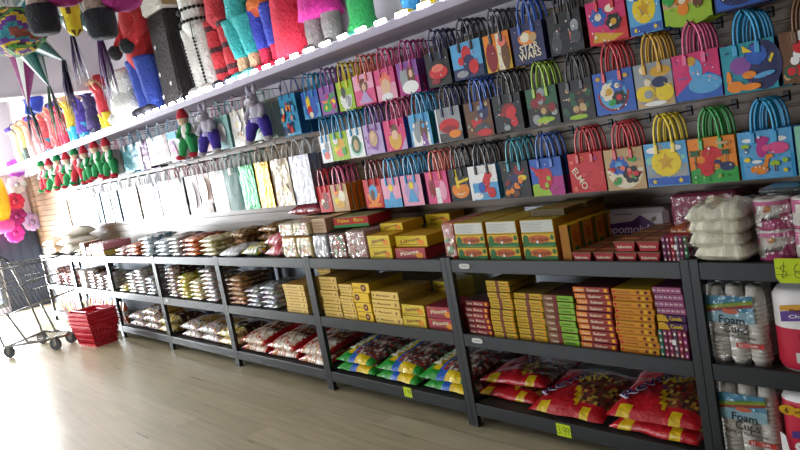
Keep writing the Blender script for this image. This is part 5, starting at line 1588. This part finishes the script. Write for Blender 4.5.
# pinatas hanging from the ceiling
def hang_cord(t, x, y, z0):
    b = MB(); b.tube([(x, y, z0), (x, y, 3.2-t.location.z)], .003, 5, (.85, .85, .85)); b.build('cord', 'soft', t)
def star(cx, cy, cz, label, cones, body, rad=.16):
    t = thing('star_pinata', label, 'star pinata', (cx, cy, cz), 0, 'star pinatas hanging from the ceiling')
    b = MB(); b.ball((0, 0, 0), rad, rad, rad, hx(body), 16, 12, .06); b.build('ball', 'crepe', t)
    hang_cord(t, 0, 0, rad*.9)
    for (dx, dy, dz, L, cc, tc) in cones:
        d = Vector((dx, dy, dz)).normalized()
        p0 = d*rad*.6
        p1 = d*(rad+L)
        b = MB()
        c1 = hx(cc)
        n = 12
        e = d.orthogonal().normalized(); g = d.cross(e)
        V = [p0+(e*math.cos(2*PI*k/n)+g*math.sin(2*PI*k/n))*rad*.62 for k in range(n)]+[p1+(e*math.cos(2*PI*k/n)+g*math.sin(2*PI*k/n))*.004 for k in range(n)]
        fs = [(k, (k+1) % n, n+(k+1) % n, n+k) for k in range(n)]
        b.raw(V, fs, [(.92, .94, .94) if k % 4 == 0 else c1 for k in range(n)], True)
        ob = b.build('cone', 'tinsel', t)
        b = MB()
        r = random.Random(int(dx*99+dz*31))
        for q in range(18):
            a = r.uniform(0, 2*PI)
            Lq = r.uniform(.26, .42)
            w1, w2 = r.uniform(.004, .018), r.uniform(.02, .06)
            P = [p1+Vector((math.cos(a)*w1, math.sin(a)*w1, .0)), p1+Vector((math.cos(a)*w2*.8, math.sin(a)*w2*.8, -Lq*.5)), p1+Vector((math.cos(a)*w2, math.sin(a)*w2, -Lq))]
            b.tube([tuple(p) for p in P], [.008, .014, .007], 4, hx(tc) if q % 4 else hx(('d8dce0', '2a2a30')[(q//4) % 2]), flat=.25)
        b.build('tassel', 'tinsel', ob)
    return t
star(-5.45, 1.8, 2.93, 'star pinata with dark green cones ending in purple tassels, nearer one', [(.62, 0, -.44, .6, '1f5a58', '5a2a70'), (-.5, -.3, .55, .5, '1f5a58', '5a2a70'), (.5, .5, .6, .45, '1f5a58', '5a2a70'), (-.75, .3, -.2, .5, '1f6a60', '4a2a68')], '20686a')
star(-6.62, 1.82, 2.93, 'star pinata with green and magenta cones near the left edge', [(.9, 0, -.4, .8, '1f5a58', '3a2a60'), (.58, -.05, -.52, .62, '2a6a68', '4a7a50'), (-.2, -.02, -.54, .42, '8a2a70', '2a6a7a'), (-.5, .3, .6, .4, '2a8a9a', '5a2a70'), (.3, .3, .8, .2, '2a8a9a', '5a2a70')], '2a8a94', .2)
# hanging doll pinata with a magenta dress
t = thing('pinata', 'hanging doll pinata with a magenta dress and black shoes at the top left', 'pinata', (-3.86, 1.32, 2.30), R(63), 'pinatas hanging from the ceiling')
for sx, dz in ((-.135, .03), (.135, -.03)):
    b = MB(); b.lathe([(.062, -.0), (.075, .02), (.079, .08), (.077, .135), (.072, .14)], 16, hx('2e3138'), (sx, 0, dz)); b.build('shoe', 'crepe', t)
    b = MB(); b.lathe([(.066, .138), (.062, .2), (.072, .3), (.07, .5)], 16, hx('d0b8ac'), (sx, 0, dz)); b.build('leg', 'crepe', t)
    b = MB(); b.ball((sx+.13, -.02, dz+.19), .11, .1, .075, hx('b8308a'), 14, 10, .1); b.build('dress_frill', 'crepe', t)
b = MB(); b.lathe([(.2, .3), (.26, .34), (.2, .48), (.14, .6), (.1, .66)], 18, hx('b02a80'), (0, 0, 0)); b.build('dress', 'crepe', t)
b = MB(); b.ball((0, 0, .74), .1, .1, .1, hx('d8b8a0'), 14, 10, .04); b.build('head', 'crepe', t)
hang_cord(t, 0, 0, .83)
# blue ruffled hanging pinata and the patchwork one
t = thing('pinata', 'blue ruffled pinata hanging between the star pinatas', 'pinata', (-7.75, 2.1, 2.50), 0, 'pinatas hanging from the ceiling')
b = MB(); b.ball((0, 0, .3), .22, .18, .3, hx('3a50c0'), 18, 14, .25); b.build('body', 'crepe', t)
b = MB(); b.ball((.05, -.1, .6), .08, .08, .08, hx('e8e4dc'), 10, 8, .1); b.build('head', 'crepe', t)
for s_ in (-.09, .09):
    b = MB(); b.tube([(s_, 0, .12), (s_*1.2, 0, -.02), (s_*1.3, -.03, -.1)], [.07, .06, .05], 10, hx('3a50c0')); b.build('leg', 'crepe', t)
hang_cord(t, 0, 0, .58)
t = thing('pinata', 'patchwork pinata in green, yellow and purple hanging at the left edge', 'pinata', (-5.62, 1.5, 2.52), 0, 'pinatas hanging from the ceiling')
b = MB()
rq = random.Random(3)
n0 = len(b.f); b.ball((0, 0, .2), .36, .2, .16, hx('4a8a3a'), 44, 30, .16)
pc = H_('4a8a3a', '2a2a34', 'c8a830', '5a2a80', '2a7a8a', '7a3a2a')
for q in range(len(b.c)):
    b.c[q] = pc[int(abs(noise.noise(Vector(b.v[b.f[q][0]])*4.2))*9) % 6]
b.build('body', 'crepe', t); hang_cord(t, 0, 0, .34)
t = thing('pinata', 'small yellow spotted ornament hanging left of the red jacketed pinata', 'pinata', (-4.38, 1.5, 2.41), .2, 'pinatas hanging from the ceiling')
b = MB(); b.lathe([(.01, 0), (.045, .03), (.05, .12), (.055, .2), (.02, .22)], 12, hx('e0d02a'), (0, 0, 0), lambda i, k: hx('e0d02a') if (i*3+k*5) % 7 > 1 else hx('5a3a1c')); b.build('body', 'crepe', t); hang_cord(t, 0, 0, .21)

# ---------------------------------------------------------------- plush animals and elves hung among the bags
def plush(kind, x, z, label):
    t = thing('plush_toy', label, 'plush toy', (x, 2.545, z), rnd.uniform(-.15, .15), 'plush toys hung among the gift bags')
    t.scale = (1.12, 1, .95) if kind == 'zebra' else (1.25, 1.1, 1.05)
    if kind == 'zebra':
        g, p = hx('c8c4d4'), hx('4a3aa8')
        b = MB(); b.ball((0, 0, .15), .062, .05, .085, g, 14, 10); b.build('body', 'plush', t)
        h = MB(); h.ball((0, -.03, .245), .042, .042, .055, g, 12, 8); h.ball((.02, -.07, .225), .03, .035, .025, hx('e8e4ee'), 10, 8)
        ho = h.build('head', 'plush', t)
        for s_ in (-1, 1):
            e = MB(); e.tube([(s_*.025, -.02, .28), (s_*.035, -.02, .32), (s_*.038, -.02, .355)], [.014, .016, .005], 8, g); e.build('ear', 'plush', ho)
            e = MB(); e.ball((s_*.018+.006, -.072, .262), .006, .005, .007, (.05, .05, .06), 8, 6); e.build('eye', 'plush', ho)
            l = MB(); l.tube([(s_*.035, 0, .1), (s_*.075, -.02, .05), (s_*.1, -.03, -.03)], [.044, .042, .03], 10, p); l.build('leg', 'plush', t)
            l = MB(); l.ball((s_*.103, -.04, -.045), .028, .035, .022, hx('d8d4de'), 10, 8); l.build('foot', 'plush', t)
            l = MB(); l.tube([(s_*.05, -.01, .2), (s_*.085, -.03, .15), (s_*.075, -.05, .11)], [.022, .02, .018], 8, g); l.build('arm', 'plush', t)
        b = MB(); b.lathe([(.06, .085), (.066, .09), (.066, .11), (.06, .115)], 14, hx('b0a8e0'), (0, 0, 0), sy=.85); b.build('belt', 'plush', t)
        b = MB(); b.tube([(0, -.005, .29), (0, .0, .4), (0, .02, .43)], .0025, 5, (.8, .8, .85)); b.build('hanging_loop', 'soft', t)
    else:
        red, grn, wh = hx('cc3040'), hx('2a9a58'), hx('e8e4e0')
        b = MB(); b.ball((0, 0, .15), .055, .045, .075, wh if kind == 'elf' else red, 14, 10); b.build('body', 'plush', t)
        h = MB(); h.ball((0, -.02, .24), .04, .038, .04, hx('e8c8b0'), 12, 8); ho = h.build('head', 'plush', t)
        c = MB(); c.lathe([(.044, 0), (.042, .02), (.03, .05), (.012, .085), (.004, .1)], 12, red if kind == 'elf' else grn, (0, -.018, .255)); c.ball((0, -.018, .36), .014, .014, .014, wh, 8, 6); c.build('hat', 'plush', ho)
        for s_ in (-1, 1):
            l = MB(); l.tube([(s_*.03, 0, .1), (s_*.075, -.02, .06), (s_*.1, -.03, -.02)], [.042, .036, .024], 10, grn if kind == 'elf' else red); l.build('leg', 'plush', t)
            l = MB(); l.ball((s_*.104, -.045, -.03), .024, .036, .02, red if kind == 'elf' else grn, 10, 8); l.build('foot', 'plush', t)
            l = MB(); l.tube([(s_*.045, -.01, .2), (s_*.08, -.03, .15), (s_*.07, -.05, .12)], [.02, .018, .016], 8, grn if kind == 'elf' else wh); l.build('arm', 'plush', t)
        b = MB(); b.tube([(0, -.018, .36), (0, .0, .42), (0, .02, .44)], .0025, 5, (.8, .8, .85)); b.build('hanging_loop', 'soft', t)
    return t
plush('zebra', -4.30, 1.69, 'grey lavender plush animal with purple trousers beside the blue paisley bag')
plush('zebra', -5.05, 1.69, 'grey lavender plush animal with purple trousers right of the elf doll')
plush('elf', -5.42, 1.69, 'elf doll with red hat and green legs left of a lavender plush animal')
for q, (x, k) in enumerate(((-7.25, 'elf'), (-7.6, 'elf'), (-7.95, 'elf'), (-8.28, 'santa'), (-8.6, 'elf'), (-8.95, 'santa'), (-9.3, 'elf'), (-9.65, 'santa'))):
    plush(k, x, 1.68+.02*(q % 2), '%s doll, %s of the dolls beyond the teal blue foil bags' % ('elf with green legs' if k == 'elf' else 'red suited', ('nearest', 'second', 'third', 'fourth', 'fifth', 'sixth', 'seventh', 'farthest')[q]))
# paper flowers and a yellow lantern at the far end
for q, (y, z, c, lab) in enumerate(((2.72, 2.1, 'c060d8', 'violet'), (2.68, 1.86, 'f0eef2', 'white'), (2.6, 1.62, 'e0405c', 'red'), (2.58, 1.4, 'a02a70', 'plum'), (2.5, 1.16, 'd83a98', 'magenta'), (2.76, 1.28, 'c8a8d8', 'pale lilac'))):
    t = thing('paper_flower', lab+' paper flower on the end wall', 'paper flower', (-11.72, y, z), 0, 'paper flowers on the end wall')
    for k in range(8):
        a = 2*PI*k/8
        b = MB(); b.ball((0, .08*math.cos(a), .08*math.sin(a)), .03, .06, .06, jit(hx(c), .04), 10, 6, .15); b.build('petal', 'crepe', t)
    b = MB(); b.ball((.03, 0, 0), .03, .04, .04, shade(hx(c), .8), 10, 6); b.build('centre', 'crepe', t)
    b = MB(); b.tube([(-.21, 0, 0), (0, 0, 0)], .008, 6, (.3, .5, .3)); b.build('stem', 'crepe', t)
t = thing('paper_lantern', 'large yellow paper lantern with a pink base at the far left edge', 'lantern', (-11.5, 2.32, 1.28))
b = MB(); b.ball((0, 0, .42), .2, .16, .42, hx('f0b41c'), 18, 14, .05); b.build('shade', 'crepe', t)
b = MB(); b.lathe([(.1, -.08), (.15, -.02), (.17, .06), (.14, .1)], 18, hx('d84a90')); b.build('base', 'crepe', t)
b = MB(); b.tube([(0, 0, .82), (0, 0, 1.92)], .003, 5, (.8, .8, .8)); b.build('cord', 'soft', t)

# ---------------------------------------------------------------- ceiling fittings (out of the frame, they light the room)
for q, lx in enumerate((-8.2, -5.0, -1.6)):
    t = thing('ceiling_light', '%s of the three square ceiling light panels' % ('far left', 'middle', 'right')[q], 'ceiling light', (lx, -.2, 3.2), 0, 'ceiling light panels')
    b = MB(); b.box(-.6, .6, -.3, .3, -.045, 0, b=.004); b.build('housing', 'white', t)
    b = MB(); b.box(-.57, .57, -.27, .27, -.05, -.0452, b=.002); b.build('diffuser', 'lampface', t)

# ---------------------------------------------------------------- shopping cart
CX, CY, CA = -8.259, 1.752, R(34)
t = thing('shopping_cart', 'grey wire shopping cart with black casters at the left', 'shopping cart', (CX, CY, 0), CA)
def tb(name, paths, r, mt='chrome', par=None, n=6):
    b = MB()
    for p in paths:
        b.tube(p, r, n, (.6, .6, .6))
    return b.build(name, mt, par or t)
xr, xf = -.19, .34
tb('chassis', [[(xr-.24, -.27, .95), (xr-.12, -.27, .6), (xr-.03, -.27, .2), (xr-.02, -.265, .135), (xr+.1, -.25, .125), (xf-.05, -.13, .125), (xf+.03, -.06, .125), (xf+.03, .06, .125), (xf-.05, .13, .125), (xr+.1, .25, .125), (xr-.02, .265, .135), (xr-.03, .27, .2), (xr-.12, .27, .6), (xr-.24, .27, .95)],
               [(xr+.02, -.25, .13), (xr+.02, .25, .13)]], .0125, n=8)
tb('upright', [[(xr+.3, -.19, .128), (xr+.22, -.2, .14), (xr+.08, -.235, .47)]], .0115, n=8)
tb('upright', [[(xr+.3, .19, .128), (xr+.22, .2, .14), (xr+.08, .235, .47)]], .0115, n=8)
tb('lower_rack', [[(xr+.05+.07*k, -.25+.018*k, .132), (xr+.05+.07*k, .25-.018*k, .132)] for k in range(7)], .004)
# basket: wires between rim, mid bands and floor
def lerp(a, b_, s_): return tuple(a[i]+(b_[i]-a[i])*s_ for i in range(3))
zr0, zr1, zf0, zf1 = .45, .93, .56, .93
A0, A1 = (xr+.08, -.24, zr0), (xr-.14, -.26, zr1)      # rear near bottom / top
B0, B1 = (xf+.1, -.15, zf0), (xf+.0, -.17, zf1)           # front near
A0b, A1b, B0b, B1b = [(p[0], -p[1], p[2]) for p in (A0, A1, B0, B1)]
def panel(P00, P10, P01, P11, nv, nh):
    out = []
    for k in range(nv+1):
        s_ = k/nv
        out.append([lerp(P00, P10, s_), lerp(P01, P11, s_)])
    for k in range(nh+1):
        s_ = k/nh
        out.append([lerp(P00, P01, s_), lerp(P10, P11, s_)])
    return out
tb('side_grille', panel(A0, B0, A1, B1, 14, 3), .0032, n=5)
tb('side_grille', panel(A0b, B0b, A1b, B1b, 14, 3), .0032, n=5)
tb('front_grille', panel(B0, B0b, B1, B1b, 7, 3), .0032, n=5)
tb('rear_gate', panel(A0, A0b, A1, A1b, 8, 3), .0032, n=5)
tb('floor_grille', panel(A0, B0, A0b, B0b, 9, 8), .0032, n=5)
tb('rim', [[A1, B1, B1b, A1b, A1]], .008, n=8)
tb('base_rim', [[A0, B0, B0b, A0b, A0]], .007, n=8)
tb('mid_band', [[lerp(A0, A1, .55), lerp(B0, B1, .55), lerp(B0b, B1b, .55), lerp(A0b, A1b, .55)]], .006)
tb('child_seat', panel((xr+.0, -.24, .68), (xr+.0, .24, .68), (xr+.16, -.22, .70), (xr+.16, .22, .70), 6, 2)+panel((xr+.16, -.22, .70), (xr+.16, .22, .70), (xr+.1, -.24, .95), (xr+.1, .24, .95), 6, 2), .0032, n=5)
tb('handle', [[(xr-.24, -.27, .95), (xr-.3, -.27, 1.0), (xr-.33, -.26, 1.01), (xr-.33, .26, 1.01), (xr-.3, .27, 1.0), (xr-.24, .27, .95)]], .015, 'rubber', n=8)
for (wx, wy) in ((xr-.0, -.225), (xr-.0, .245), (xf-.04, -.115), (xf-.04, .115)):
    b = MB()
    b.box(wx-.02, wx+.02, wy-.02, wy-.015, .05, .125, (.6, .6, .6)); b.box(wx-.02, wx+.02, wy+.015, wy+.02, .05, .125, (.6, .6, .6)); b.box(wx-.022, wx+.022, wy-.022, wy+.022, .112, .13, (.6, .6, .6))
    fk = b.build('caster_fork', 'chrome', t)
    b = MB()
    P = [(math.cos(a)*.063, math.sin(a)*.063) for a in (2*PI*k/20 for k in range(20))]
    V = [(wx-.01+p[0], wy-.014, .0635+p[1]) for p in P]+[(wx-.01+p[0], wy+.014, .0635+p[1]) for p in P]
    b.raw(V, [(k, (k+1) % 20, 20+(k+1) % 20, 20+k) for k in range(20)], (.2, .2, .2), True)
    b.poly([V[k] for k in range(20)]); b.poly([V[39-k] for k in range(20)])
    wl = b.build('wheel', 'rubber', fk)
    for s_ in (-1, 1):
        b = MB(); b.ball((wx-.01, wy+s_*.0145, .0635), .028, .004, .028, (.6, .6, .6), 12, 6); b.build('hub', 'chrome', t)

# ---------------------------------------------------------------- red hand baskets, one inside the other
def hand_basket(label, loc, rz):
    t = thing('hand_basket', label, 'basket', loc, rz, 'stacked red hand baskets')
    hb, tw, td, bw, bd = .235, .225, .155, .18, .115
    b = MB()
    th = .004
    def ring(z0, z1, grow=0):
        f = lambda z: z/hb
        c0 = [(bw+(tw-bw)*f(z0)+grow, bd+(td-bd)*f(z0)+grow), (bw+(tw-bw)*f(z1)+grow, bd+(td-bd)*f(z1)+grow)]
        Q = []
        for (x, y), z in ((c0[0], z0), (c0[1], z1)):
            Q.append([(-x, -y, z), (x, -y, z), (x, y, z), (-x, y, z)])
        I = []
        for (x, y), z in ((c0[0], z0), (c0[1], z1)):
            x, y = x-th-grow, y-th-grow
            I.append([(-x, -y, z), (x, -y, z), (x, y, z), (-x, y, z)])
        for k in range(4):
            k2 = (k+1) % 4
            b.poly([Q[0][k], Q[0][k2], Q[1][k2], Q[1][k]]); b.poly([I[0][k2], I[0][k], I[1][k], I[1][k2]])
            b.poly([Q[1][k], Q[1][k2], I[1][k2], I[1][k]]); b.poly([Q[0][k2], Q[0][k], I[0][k], I[0][k2]])
    ring(0, .035); ring(.072, .088); ring(.125, .145); ring(.19, .222); ring(.222, hb, .012)
    for k in range(4):                                   # uprights between the slots
        nn = 11 if k % 2 == 0 else 8
        for q in range(nn+1):
            s_ = q/nn*2-1
            def pt(z, o):
                x, y = bw+(tw-bw)*z/hb-o, bd+(td-bd)*z/hb-o
                if k == 0: return (s_*x, -y, z)
                if k == 2: return (s_*x, y, z)
                if k == 1: return (x, s_*y, z)
                return (-x, s_*y, z)
            b.tube([pt(.02, .002), pt(.205, .002)], .0055, 4, (.7, .1, .15))
    b.poly([(-bw, -bd, .002), (-bw, bd, .002), (bw, bd, .002), (bw, -bd, .002)]); b.poly([(-bw+.005, -bd+.005, .006), (bw-.005, -bd+.005, .006), (bw-.005, bd-.005, .006), (-bw+.005, bd-.005, .006)])
    b.build('tub', 'red_plastic', t)
    for s_ in (-1, 1):
        b = MB(); b.tube([(-tw+.03, s_*(td-.012), hb-.0), (-tw+.05, s_*(td-.03), hb+.012), (tw-.05, s_*(td-.03), hb+.012), (tw-.03, s_*(td-.012), hb)], .007, 6, (.8, .1, .15)); b.build('carry_handle', 'red_plastic', t)
    return t
BXY = (-7.63, 2.145)
for q in range(4):
    hand_basket('red plastic hand basket, %s of the nested stack by the racks' % layer(q, 4), (BXY[0]+.004*q, BXY[1]-.003*q, .0+.042*q), R(8))
